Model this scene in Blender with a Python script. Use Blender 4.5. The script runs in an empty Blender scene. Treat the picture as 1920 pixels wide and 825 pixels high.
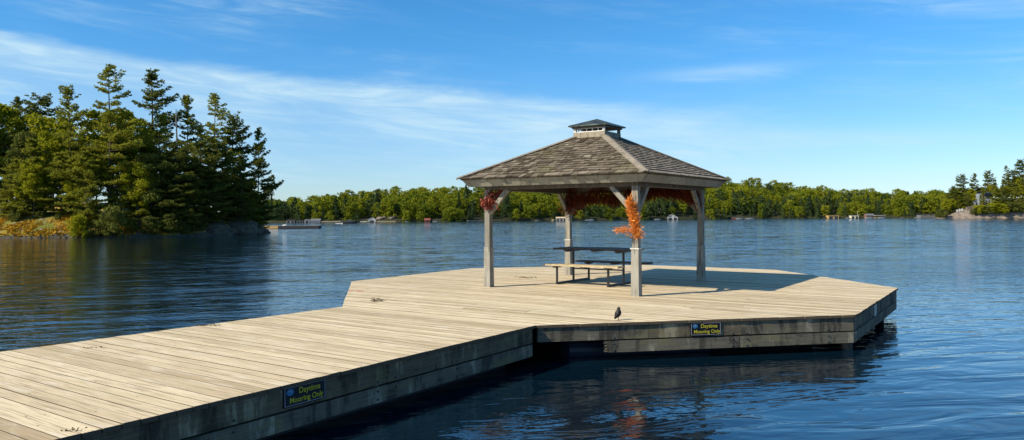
import bpy, math, random
import numpy as np
from mathutils import Vector, Matrix, noise
S = bpy.context.scene
COL = S.collection
R = math.radians
rnd = random.Random(7)

# ------------------------------------------------------------------ camera
FPX, Y0, ROLL = 1400.0, 403.0, R(0.3)
DZ = 0.54                      # deck top above the water
CZ = 2.04                      # camera above the water
cam = bpy.data.cameras.new('camera'); camo = bpy.data.objects.new('camera', cam); COL.objects.link(camo)
camo.location = (0, 0, CZ); camo.rotation_euler = (R(90), ROLL, 0)
cam.sensor_width = 36; cam.lens = 36 * FPX / 1920; cam.shift_y = -9.5 / 1920
cam.clip_start = 0.05; cam.clip_end = 6000
S.camera = camo

# ------------------------------------------------------------------ world
SUN_AZ, SUN_EL = R(27), R(37)          # the light travels towards SUN_AZ
tosun = Vector((-math.cos(SUN_AZ) * math.cos(SUN_EL), -math.sin(SUN_AZ) * math.cos(SUN_EL), math.sin(SUN_EL)))
W = bpy.data.worlds.new('World'); S.world = W; W.use_nodes = True
wt = W.node_tree; wt.nodes.clear()
class G:
    "tiny node helper"
    def __init__(s, t): s.t = t
    def n(s, typ, _in=None, **kw):
        x = s.t.nodes.new(typ)
        for k, v in kw.items(): setattr(x, k, v)
        for k, v in (_in or {}).items():
            if isinstance(v, bpy.types.NodeSocket): s.t.links.new(v, x.inputs[k])
            else: x.inputs[k].default_value = v
        return x
    def m(s, op, a, b=0.0, c=0.0, clamp=False):
        x = s.n('ShaderNodeMath', {0: a, 1: b, 2: c}, operation=op); x.use_clamp = clamp
        return x.outputs[0]
    def mix(s, f, a, b, bt='MIX'):
        x = s.n('ShaderNodeMix', data_type='RGBA', blend_type=bt)
        for i, v in ((0, f), (6, a), (7, b)):
            if isinstance(v, bpy.types.NodeSocket): s.t.links.new(v, x.inputs[i])
            else: x.inputs[i].default_value = v if i == 0 else (tuple(v) + (1,) if len(v) == 3 else v)
        return x.outputs[2]
    def noise(s, vec, scale, detail=4, rough=.5, dim='3D', w=None, dist=0):
        d = {'Vector': vec, 'Scale': scale, 'Detail': detail, 'Roughness': rough, 'Distortion': dist}
        if w is not None: d['W'] = w
        x = s.n('ShaderNodeTexNoise', None, noise_dimensions=dim)
        for k, v in d.items():
            if isinstance(v, bpy.types.NodeSocket): s.t.links.new(v, x.inputs[k])
            else: x.inputs[k].default_value = v
        return x.outputs[0]
    def ramp(s, f, pts):
        x = s.n('ShaderNodeValToRGB', {0: f}); e = x.color_ramp.elements
        while len(e) < len(pts): e.new(.5)
        for i, (p, c) in enumerate(pts):
            e[i].position = p; e[i].color = (c, c, c, 1) if not hasattr(c, '__len__') else tuple(c) + (1,)
        return x.outputs[0]
    def sstep(s, v, a, b):
        x = s.n('ShaderNodeMapRange', {0: v, 1: a, 2: b, 3: 0.0, 4: 1.0}, interpolation_type='SMOOTHSTEP')
        return x.outputs[0]
    def mapping(s, vec, loc=(0,0,0), rot=(0,0,0), sc=(1,1,1)):
        return s.n('ShaderNodeMapping', {'Vector': vec, 'Location': loc, 'Rotation': rot, 'Scale': sc}).outputs[0]
    def xyz(s, x=0.0, y=0.0, z=0.0):
        return s.n('ShaderNodeCombineXYZ', {0: x, 1: y, 2: z}).outputs[0]
g = G(wt)
sky = g.n('ShaderNodeTexSky', sky_type='NISHITA', sun_disc=False, sun_elevation=SUN_EL,
          sun_rotation=math.atan2(tosun.x, tosun.y) % (2 * math.pi), altitude=250, air_density=1.0, dust_density=0.25, ozone_density=2.5)
tc = g.n('ShaderNodeTexCoord')
sep = g.n('ShaderNodeSeparateXYZ', {0: tc.outputs['Generated']})
phi = g.m('ARCTAN2', sep.outputs[0], sep.outputs[1])      # 0 ahead, + to the right
el = g.m('ARCSINE', sep.outputs[2])
# sky colour: the Nishita sky with a slightly deeper blue high up
SKYS = 0.092
tint = g.mix(g.sstep(el, 0.0, 0.26), (0.70, 0.87, 1.10), (0.34, 0.89, 1.24))
skyc = g.mix(1.0, sky.outputs[0], tint, 'MULTIPLY')
# cirrus: long streaks falling gently to the right
ang = -0.075
along = g.m('ADD', g.m('MULTIPLY', phi, math.cos(ang)), g.m('MULTIPLY', el, math.sin(ang)))
cross = g.m('SUBTRACT', g.m('MULTIPLY', el, math.cos(ang)), g.m('MULTIPLY', phi, math.sin(ang)))
cv = g.xyz(g.m('MULTIPLY', along, 2.2), g.m('MULTIPLY', cross, 11.0), 0.3)
n1 = g.noise(cv, 1.0, 7, .62, dist=.6)
cv2 = g.xyz(g.m('MULTIPLY', along, 6.0), g.m('MULTIPLY', cross, 55.0), 3.1)
n2 = g.noise(cv2, 1.0, 6, .6, dist=1.2)
# the broad veil left of centre, its sharp upper rim descending from the upper left
rim = g.m('ADD', g.m('SUBTRACT', 0.157, g.m('MULTIPLY', phi, 0.072)), g.m('MULTIPLY', g.m('SUBTRACT', n1, .5), .05))
d = g.m('SUBTRACT', rim, el)                                     # positive below the rim
veil = g.m('MULTIPLY', g.sstep(d, -0.012, 0.012), g.m('SUBTRACT', 1.0, g.sstep(d, 0.0, 0.19)))
veil = g.m('MULTIPLY', veil, g.m('SUBTRACT', 1.0, g.sstep(phi, -0.02, 0.45)))
rimline = g.m('MULTIPLY', g.m('MULTIPLY', g.sstep(d, -0.010, 0.006), g.m('SUBTRACT', 1.0, g.sstep(d, 0.006, 0.045))), g.m('SUBTRACT', 1.0, g.sstep(phi, -0.60, 0.10)))
streak = g.m('MULTIPLY', g.sstep(n1, .40, .72), g.m('ADD', .15, g.m('MULTIPLY', g.sstep(n2, .35, .75), 1.1)))
low = g.m('SUBTRACT', 1.0, g.sstep(el, 0.0, 0.20))
# one small thin cloud right of the roof, a long low streak further right
def blob(pc, ec, pw, ew, k):
    a = g.m('POWER', g.m('DIVIDE', g.m('SUBTRACT', phi, pc), pw), 2.0)
    e_ = g.m('ADD', g.m('SUBTRACT', el, ec), g.m('MULTIPLY', g.m('SUBTRACT', phi, pc), k))
    b = g.m('POWER', g.m('DIVIDE', g.m('ADD', e_, g.m('MULTIPLY', g.m('SUBTRACT', n2, .5), .016)), ew), 2.0)
    return g.m('POWER', 2.718, g.m('MULTIPLY', -1.0, g.m('ADD', a, b)))
b1 = blob(0.272, 0.180, 0.085, 0.0085, -0.02)
b2 = blob(0.42, 0.092, 0.17, 0.010, 0.05)
b3 = blob(0.24, 0.10, 0.24, 0.020, 0.10)
cl = g.m('ADD', g.m('MULTIPLY', veil, g.m('ADD', .12, g.m('ADD', g.m('MULTIPLY', g.sstep(n1, .25, .75), .40), g.m('MULTIPLY', g.sstep(n2, .35, .7), .22)))), g.m('MULTIPLY', rimline, g.m('MULTIPLY', n2, .62)))
cl = g.m('ADD', cl, g.m('MULTIPLY', streak, g.m('ADD', .30, g.m('MULTIPLY', low, .25))))
cl = g.m('ADD', cl, g.m('MULTIPLY', b1, g.m('MULTIPLY', n2, .75)))
cl = g.m('ADD', cl, g.m('MULTIPLY', b2, g.m('MULTIPLY', n2, .50)))
cl = g.m('ADD', cl, g.m('MULTIPLY', b3, g.m('MULTIPLY', n2, .45)))
cl = g.m('MULTIPLY', cl, g.sstep(el, -0.02, 0.05))
cl = g.m('MINIMUM', g.m('MAXIMUM', cl, 0.0), .85)
skyf = g.mix(cl, skyc, (4.6, 6.3, 7.2))
bg = g.n('ShaderNodeBackground', {'Color': skyf, 'Strength': SKYS})
wo = g.n('ShaderNodeOutputWorld', {'Surface': bg.outputs[0]})

sl = bpy.data.lights.new('sun', 'SUN'); sl.energy = 4.9; sl.angle = R(0.53); sl.color = (1.0, .885, .70)
so = bpy.data.objects.new('sun', sl); COL.objects.link(so)
so.rotation_euler = (-tosun).to_track_quat('-Z', 'Y').to_euler(); so.location = (-20, -10, 30)

S.view_settings.view_transform = 'Standard'; S.view_settings.look = 'None'
S.view_settings.exposure = 0.55; S.view_settings.gamma = 1.0
S.view_settings.use_curve_mapping = False
S.render.engine = 'CYCLES'
S.cycles.max_bounces = 7; S.cycles.diffuse_bounces = 2; S.cycles.glossy_bounces = 4; S.cycles.transmission_bounces = 3
S.cycles.transparent_max_bounces = 8; S.cycles.use_denoising = True
S.cycles.sample_clamp_indirect = 6
S.render.use_persistent_data = False

# ------------------------------------------------------------------ pixel -> world helpers (layout measuring only)
def rp(u, v):
    x = u - 960; y = v - 412.5; c, s = math.cos(ROLL), math.sin(ROLL)
    return x * c - y * s, x * s + y * c + 412.5 - Y0
def gp(u, v, z=DZ):
    x, y = rp(u, v); Y = FPX * (CZ - z) / y
    return Vector((x * Y / FPX, Y))
def at(u, v, Y):
    x, y = rp(u, v); return Vector((x * Y / FPX, Y, CZ - y * Y / FPX))
def interp(x, pts):
    if x <= pts[0][0]: return pts[0][1]
    for (a, b), (c, d_) in zip(pts, pts[1:]):
        if x <= c: return b + (d_ - b) * (x - a) / (c - a)
    return pts[-1][1]

# ------------------------------------------------------------------ mesh helpers
class MB:
    def __init__(s): s.v = []; s.f = []; s.mi = []; s.c = []; s.uv = []
    def face(s, pts, mi=0, c=(.5, .5, .5, 1), uv=None):
        k = len(s.v); s.v += [tuple(p) for p in pts]; s.f.append(tuple(range(k, k + len(pts))))
        s.mi.append(mi); s.c += [c] * len(pts); s.uv += (uv or [(0, 0)] * len(pts))
    def prism(s, poly, z0, z1, mi=0, c=(.5, .5, .5, 1), cs=None):
        cs = cs or c
        n = len(poly)
        if sum(poly[i][0] * poly[(i + 1) % n][1] - poly[(i + 1) % n][0] * poly[i][1] for i in range(n)) < 0: poly = poly[::-1]
        s.face([(p[0], p[1], z1) for p in poly], mi, c); s.face([(p[0], p[1], z0) for p in poly[::-1]], mi, c)
        for i in range(n):
            a, b = poly[i], poly[(i + 1) % n]
            s.face([(a[0], a[1], z0), (b[0], b[1], z0), (b[0], b[1], z1), (a[0], a[1], z1)], mi, cs)
    def box(s, o, ax, ay, az, mi=0, c=(.5, .5, .5, 1)):
        "centre o, half vectors ax ay az"
        o, ax, ay, az = Vector(o), Vector(ax), Vector(ay), Vector(az)
        if ax.cross(ay).dot(az) < 0: ay = -ay
        L, H_ = ax.length * 2, 0
        for (n, a, b) in ((az, ax, ay), (-az, ay, ax), (ax, ay, az), (-ax, az, ay), (ay, az, ax), (-ay, ax, az)):
            q = [o + n - a - b, o + n + a - b, o + n + a + b, o + n - a + b]
            uv = [((p - o).dot(ax) / max(ax.length, 1e-6), (p - o).dot(az) / max(az.length, 1e-6)) for p in q]
            s.face(q, mi, c, uv)
    def beam(s, p, q, w, h, up=(0, 0, 1), mi=0, c=(.5, .5, .5, 1)):
        p, q = Vector(p), Vector(q); d_ = (q - p); x = d_.normalized(); u = Vector(up); y = u.cross(x)
        if y.length < 1e-4: y = Vector((1, 0, 0)).cross(x)
        y.normalize(); z = x.cross(y)
        s.box((p + q) / 2, d_ / 2, y * w / 2, z * h / 2, mi, c)
    def tube(s, pts, rad, n=8, mi=0, c=(.5, .5, .5, 1), cap=True):
        pts = [Vector(p) for p in pts]; rings = []
        for i, p in enumerate(pts):
            d_ = (pts[min(i + 1, len(pts) - 1)] - pts[max(i - 1, 0)]).normalized()
            a = Vector((0, 0, 1)) if abs(d_.z) < .9 else Vector((1, 0, 0))
            x = d_.cross(a).normalized(); y = d_.cross(x)
            r = rad[i] if hasattr(rad, '__len__') else rad
            if not hasattr(r, '__len__'): r = (r, r)
            rings.append([p + x * math.cos(2 * math.pi * k / n) * r[0] + y * math.sin(2 * math.pi * k / n) * r[1] for k in range(n)])
        for A, B in zip(rings, rings[1:]):
            for k in range(n): s.face([A[k], A[(k + 1) % n], B[(k + 1) % n], B[k]][::-1], mi, c)
        if cap: s.face(rings[0], mi, c); s.face(rings[-1][::-1], mi, c)
    def add(s, verts, faces, mi=0, c=(.5, .5, .5, 1)):
        k = len(s.v); s.v += [tuple(p) for p in verts]
        for f in faces:
            s.f.append(tuple(k + i for i in f)); s.mi.append(mi); s.c += [c] * len(f); s.uv += [(0, 0)] * len(f)
    def mesh(s, name, mats, off=(0, 0, 0), smooth=False, merge=False):
        me = bpy.data.meshes.new(name)
        ox, oy, oz = off
        me.from_pydata([(a - ox, b - oy, c - oz) for a, b, c in s.v], [], s.f)
        for m in mats: me.materials.append(m)
        me.polygons.foreach_set('material_index', s.mi)
        ca = me.color_attributes.new('tone', 'FLOAT_COLOR', 'CORNER')
        ca.data.foreach_set('color', np.array(s.c, dtype=np.float32).ravel())
        ul = me.uv_layers.new(name='uv'); ul.data.foreach_set('uv', np.array(s.uv, dtype=np.float32).ravel())
        if merge:
            import bmesh
            b = bmesh.new(); b.from_mesh(me); bmesh.ops.remove_doubles(b, verts=b.verts, dist=1e-4); b.to_mesh(me); b.free()
        if smooth: me.polygons.foreach_set('use_smooth', [True] * len(me.polygons))
        me.update(); return me

def wloc(o):
    v = Vector((0, 0, 0))
    while o is not None: v += o.location; o = o.parent
    return v
def tag(o, label=None, cat=None, group=None, kind=None):
    if label: o['label'] = label
    if cat: o['category'] = cat
    if group: o['group'] = group
    if kind: o['kind'] = kind
    return o
def thing(name, label, cat, loc, group=None):
    o = bpy.data.objects.new(name, None); o.empty_display_size = .1; COL.objects.link(o); o.location = loc
    return tag(o, label, cat, group)
def part(name, mb, mat, parent=None, loc=None, smooth=False, merge=False, label=None, sharp=None):
    "world-space mesh data linked as one object; the origin sits on its parent's (or at loc)"
    mats = mat if isinstance(mat, (list, tuple)) else [mat]
    off = wloc(parent) if parent else Vector(loc or (0, 0, 0))
    me = mb.mesh(name, mats, off, smooth, merge)
    o = bpy.data.objects.new(name, me); COL.objects.link(o)
    if parent: o.parent = parent
    else: o.location = off
    if label: o['label'] = label
    return o
def bevel(o, w=.004, seg=1):
    m = o.modifiers.new('bevel', 'BEVEL'); m.width = w; m.segments = seg; m.limit_method = 'ANGLE'; return o
def copy_tree(o, parent=None):
    c = o.copy(); COL.objects.link(c); c.parent = parent
    for ch in list(o.children):
        d_ = copy_tree(ch, c)
    return c

# ------------------------------------------------------------------ materials
def mat(name):
    m = bpy.data.materials.new(name); m.use_nodes = True; t = m.node_tree; t.nodes.clear()
    g_ = G(t); out = g_.n('ShaderNodeOutputMaterial'); return m, g_, out
def finish(g_, out, col, rough=.8, spec=.3, bump=None, bs=.3, bd=.01, metal=0.0, extra=None):
    d_ = {'Base Color': col if isinstance(col, bpy.types.NodeSocket) else tuple(col) + (1,), 'Roughness': rough, 'Specular IOR Level': spec, 'Metallic': metal}
    if bump is not None:
        d_['Normal'] = g_.n('ShaderNodeBump', {'Height': bump, 'Strength': bs, 'Distance': bd}).outputs[0]
    if extra: d_.update(extra)
    b = g_.n('ShaderNodeBsdfPrincipled', d_)
    g_.t.links.new(b.outputs[0], out.inputs[0]); return b
def simple(name, col, rough=.7, spec=.3, var=.25, sc=3.0, metal=0.0):
    m, g_, out = mat(name); t = g_.n('ShaderNodeTexCoord').outputs['Object']
    n = g_.noise(t, sc, 5, .6)
    a = tuple(c * (1 - var) for c in col); b = tuple(min(c * (1 + var), .95) for c in col)
    finish(g_, out, g_.mix(g_.sstep(n, .3, .7), a, b), rough, spec, n, .2, .01, metal); return m

BDIR = R(145.3)                                       # the boards run along this direction
def deck_material():
    m, g_, out = mat('weathered_decking')
    t = g_.n('ShaderNodeTexCoord').outputs['Object']
    at_ = g_.n('ShaderNodeAttribute', attribute_name='tone'); sp = g_.n('ShaderNodeSeparateColor', {0: at_.outputs['Color']})
    tone, rw = sp.outputs[0], sp.outputs[1]
    rot = g_.n('ShaderNodeVectorRotate', {'Vector': t, 'Angle': -BDIR}, rotation_type='Z_AXIS').outputs[0]
    w = g_.m('MULTIPLY', rw, 40.0)
    grain = g_.noise(g_.mapping(rot, sc=(1.8, 60, 20)), 1.0, 5, .6, '4D', w, .3)
    fine = g_.noise(g_.mapping(rot, sc=(5, 190, 60)), 1.0, 3, .6, '4D', w)
    blotch = g_.noise(t, .55, 4, .6); b2_ = g_.noise(g_.mapping(rot, sc=(.6, 3.2, 1)), 1.0, 4, .65, dist=.6)
    mid = g_.noise(g_.mapping(rot, sc=(2.3, 9, 3)), 1.0, 4, .6, '4D', w)
    c = g_.mix(tone, (.43, .33, .195), (.77, .64, .415))
    c = g_.mix(g_.m('MULTIPLY', g_.sstep(grain, .46, .66), .70), c, (.27, .205, .125))
    c = g_.mix(g_.m('MULTIPLY', g_.sstep(fine, .42, .80), .35), c, (.20, .165, .12))
    c = g_.mix(g_.m('MULTIPLY', g_.sstep(mid, .50, .70), .50), c, (.72, .64, .50))
    c = g_.mix(g_.m('MULTIPLY', g_.sstep(b2_, .50, .72), .38), c, (.40, .32, .17))
    c = g_.mix(g_.m('MULTIPLY', g_.sstep(blotch, .52, .75), .30), c, (.34, .31, .16))
    # knots
    vo = g_.n('ShaderNodeTexVoronoi', {'Vector': g_.mapping(rot, sc=(1.1, 3.6, 0)), 'Scale': 2.5, 'Randomness': 1.0}, feature='F1')
    kn = g_.m('SUBTRACT', 1.0, g_.sstep(vo.outputs['Distance'], .035, .075))
    c = g_.mix(g_.m('MULTIPLY', kn, .75), c, (.11, .075, .045))
    # short dark checks along the grain
    ck = g_.noise(g_.mapping(rot, sc=(3.2, 120, 1)), 1.0, 2, .5, '4D', w)
    c = g_.mix(g_.m('MULTIPLY', g_.sstep(ck, .70, .76), .55), c, (.10, .08, .06))
    c = g_.mix(sp.outputs[2], (.085, .066, .045), c)      # weathered, dirty board edges, with the shade of gaps and ends painted in
    h = g_.m('SUBTRACT', g_.m('MULTIPLY', grain, -1.0), g_.m('MULTIPLY', fine, .5))
    finish(g_, out, c, .82, .2, h, .35, .004); return m
M = {}
M['deck'] = deck_material()
def fascia_material(name, base, dark, pale, green):
    m, g_, out = mat(name)
    uv = g_.n('ShaderNodeUVMap', uv_map='uv').outputs[0]
    at_ = g_.n('ShaderNodeAttribute', attribute_name='tone'); sp = g_.n('ShaderNodeSeparateColor', {0: at_.outputs['Color']})
    w = g_.m('MULTIPLY', sp.outputs[1], 30.0)
    grain = g_.noise(g_.mapping(uv, sc=(2.0, 55, 1)), 1.0, 5, .65, '4D', w, .4)
    runs = g_.noise(g_.mapping(uv, sc=(4.2, 1.1, 1)), 1.0, 5, .65, '4D', w, .3)
    bl = g_.noise(g_.mapping(uv, sc=(1.3, 4, 1)), 1.0, 6, .7, '4D', w, .8)
    c = g_.mix(g_.sstep(grain, .35, .7), base, tuple(x * .62 for x in base))
    c = g_.mix(g_.m('MULTIPLY', g_.sstep(runs, .55, .66), .70), c, pale)
    c = g_.mix(g_.m('MULTIPLY', g_.sstep(runs, .50, .40), .72), c, dark)
    c = g_.mix(g_.m('MULTIPLY', g_.sstep(bl, .52, .68), .60), c, green)
    c = g_.mix(g_.m('MULTIPLY', g_.sstep(bl, .44, .32), .65), c, dark)
    finish(g_, out, c, .85, .2, grain, .5, .006); return m
M['fascia'] = fascia_material('stained_timber', (.125, .104, .070), (.018, .017, .015), (.33, .29, .19), (.17, .155, .06))
M['fascia2'] = fascia_material('algae_timber', (.140, .125, .095), (.022, .021, .019), (.34, .31, .23), (.16, .15, .07))
def painted(name, col, var=.18, wear=(.42, .38, .31), wamt=.35):
    m, g_, out = mat(name); t = g_.n('ShaderNodeTexCoord').outputs['Object']
    n = g_.noise(g_.mapping(t, sc=(14, 14, 1.6)), 1.0, 5, .62); n2_ = g_.noise(t, 2.2, 4, .6)
    c = g_.mix(g_.sstep(n2_, .3, .7), tuple(x * (1 - var) for x in col), tuple(x * (1 + var) for x in col))
    c = g_.mix(g_.m('MULTIPLY', g_.sstep(n, .52, .68), wamt), c, wear)
    c = g_.mix(g_.m('MULTIPLY', g_.sstep(n, .44, .36), .6), c, (.07, .06, .05))
    finish(g_, out, c, .75, .25, n, .35, .004); return m
M['post'] = painted('grey_painted_timber', (.20, .187, .152))
M['postbase'] = painted('flaking_grey_timber', (.25, .235, .195), wamt=.6)
M['trim'] = painted('pale_trim_timber', (.48, .465, .42), wamt=.2)
M['fasc_g'] = painted('grey_fascia_timber', (.225, .215, .17), wamt=.15)
M['beamdark'] = painted('brown_beam_timber', (.10, .085, .065), wamt=.15)
M['curb'] = painted('bare_curb_timber', (.25, .215, .155), wamt=.4)
def shingle_material():
    m, g_, out = mat('cedar_shingle')
    t = g_.n('ShaderNodeTexCoord').outputs['Object']
    at_ = g_.n('ShaderNodeAttribute', attribute_name='tone'); sp = g_.n('ShaderNodeSeparateColor', {0: at_.outputs['Color']})
    n = g_.noise(t, 30, 4, .6, '4D', g_.m('MULTIPLY', sp.outputs[1], 20.0)); bl = g_.noise(t, 1.3, 4, .6)
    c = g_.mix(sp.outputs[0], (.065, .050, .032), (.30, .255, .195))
    c = g_.mix(g_.m('MULTIPLY', g_.sstep(n, .45, .7), .35), c, (.11, .088, .062))
    c = g_.mix(g_.m('MULTIPLY', g_.sstep(bl, .52, .68), .38), c, (.13, .125, .045))
    finish(g_, out, c, .85, .2, n, .5, .006); return m
M['shingle'] = shingle_material()
M['hip'] = painted('weathered_hip_timber', (.22, .19, .145), wamt=.4)
M['cap'] = simple('patinated_copper', (.07, .085, .065), .45, .5, .6, 6, .5)
M['white'] = simple('white_paint', (.72, .72, .70), .6, .3, .08)
M['metal'] = simple('black_powder_coat', (.018, .018, .020), .4, .5, .3)
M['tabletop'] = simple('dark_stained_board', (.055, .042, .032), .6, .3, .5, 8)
M['bench'] = simple('pale_bench_board', (.42, .335, .20), .7, .3, .2, 8)  # near bench boards, paler than the tabletop and far bench
M['steel'] = simple('galvanised_steel', (.12, .12, .115), .5, .5, .2, 10, .7)
M['navy'] = simple('sign_navy', (.003, .005, .014), .5, .25, .1)
M['yellow'] = simple('sign_yellow', (.42, .37, .03), .6, .2, .03)
M['signline'] = simple('sign_pale_line', (.30, .30, .33), .6, .2, .03)
M['emblem'] = simple('emblem_blue', (.03, .15, .30), .6, .2, .1)
M['float'] = simple('black_float_plastic', (.008, .010, .014), .5, .3, .3)
M['drum'] = simple('navy_drum_plastic', (.006, .010, .025), .45, .4, .2)
M['wetpile'] = simple('wet_pile_timber', (.030, .026, .020), .6, .4, .4, 8)
M['redpaint'] = simple('faded_red_paint', (.62, .16, .17), .8, .2, .2, 40)
M['litter'] = simple('dry_litter', (.075, .055, .030), .9, .1, .5, 40)

def foliage(name, ca, cb, trans=.28, cdark=None, objvar=.5, rough=.6, sc=.35):
    m, g_, out = mat(name)
    at_ = g_.n('ShaderNodeAttribute', attribute_name='tone'); sp = g_.n('ShaderNodeSeparateColor', {0: at_.outputs['Color']})
    oi = g_.n('ShaderNodeObjectInfo'); 
    f = g_.m('ADD', g_.m('MULTIPLY', sp.outputs[0], 1 - objvar), g_.m('MULTIPLY', oi.outputs['Random'], objvar), clamp=True)
    c = g_.mix(f, ca, cb)
    b = g_.n('ShaderNodeBsdfPrincipled', {'Base Color': c, 'Roughness': .85, 'Specular IOR Level': .06})
    tr = g_.n('ShaderNodeBsdfTranslucent', {'Color': g_.mix(.5, c, tuple(x * 1.25 for x in cb))})
    mx = g_.n('ShaderNodeMixShader', {0: trans, 1: b.outputs[0], 2: tr.outputs[0]})
    g_.t.links.new(mx.outputs[0], out.inputs[0]); return m
M['pine'] = foliage('pine_needles', (.115, .140, .018), (.275, .275, .030), .4)
M['pine2'] = foliage('dark_pine_needles', (.055, .075, .018), (.155, .170, .028), .34)
M['maple'] = foliage('spring_leaves', (.170, .200, .010), (.330, .320, .018), .4)
M['maple2'] = foliage('olive_leaves', (.065, .085, .018), (.150, .160, .028), .3)
M['farleaf'] = foliage('far_spring_canopy', (.075, .115, .010), (.235, .245, .016), .25, objvar=.6)
M['farpine'] = foliage('far_conifer_canopy', (.022, .042, .018), (.070, .100, .030), .15, objvar=.6)
M['bark'] = simple('pine_bark', (.075, .058, .045), .9, .1, .4, 6)
M['deadwood'] = simple('grey_deadwood', (.20, .19, .17), .9, .1, .2, 6)
M['orange'] = foliage('orange_dried_grass', (.42, .07, .008), (.95, .42, .09), .25, objvar=0)
M['rust'] = foliage('rust_dried_leaves', (.10, .020, .016), (.36, .10, .065), .15, objvar=0)
M['brownfringe'] = foliage('brown_dried_fringe', (.055, .014, .008), (.20, .045, .018), .2, objvar=0)
def ground_material():
    m, g_, out = mat('mossy_ground')
    t = g_.n('ShaderNodeTexCoord').outputs['Object']
    n = g_.noise(t, .35, 5, .65, dist=.5); f = g_.noise(t, 5, 5, .7); f2 = g_.noise(t, 1.2, 5, .6)
    c = g_.mix(g_.sstep(n, .35, .6), (.32, .19, .025), (.15, .16, .030))
    c = g_.mix(g_.m('MULTIPLY', g_.sstep(f, .45, .65), .6), c, (.10, .085, .03))
    c = g_.mix(g_.sstep(f2, .55, .62), c, (.20, .18, .15))
    finish(g_, out, c, .95, .1, f, .8, .08); return m
M['ground'] = ground_material()
def rock_material(name, a, b):
    m, g_, out = mat(name)
    t = g_.n('ShaderNodeTexCoord').outputs['Object']
    n = g_.noise(t, .8, 7, .7, dist=.4); f = g_.noise(t, 6, 5, .7)
    c = g_.mix(g_.sstep(n, .38, .62), a, b); c = g_.mix(g_.m('MULTIPLY', g_.sstep(f, .5, .7), .6), c, (.06, .06, .045))
    finish(g_, out, c, .9, .2, n, .8, .15); return m
M['rock'] = rock_material('pink_grey_granite', (.15, .12, .095), (.27, .22, .175))
M['rockd'] = rock_material('dark_lichen_rock', (.05, .047, .035), (.11, .095, .065))
M['hillm'] = rock_material('forest_floor', (.018, .022, .009), (.035, .036, .014))

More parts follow.
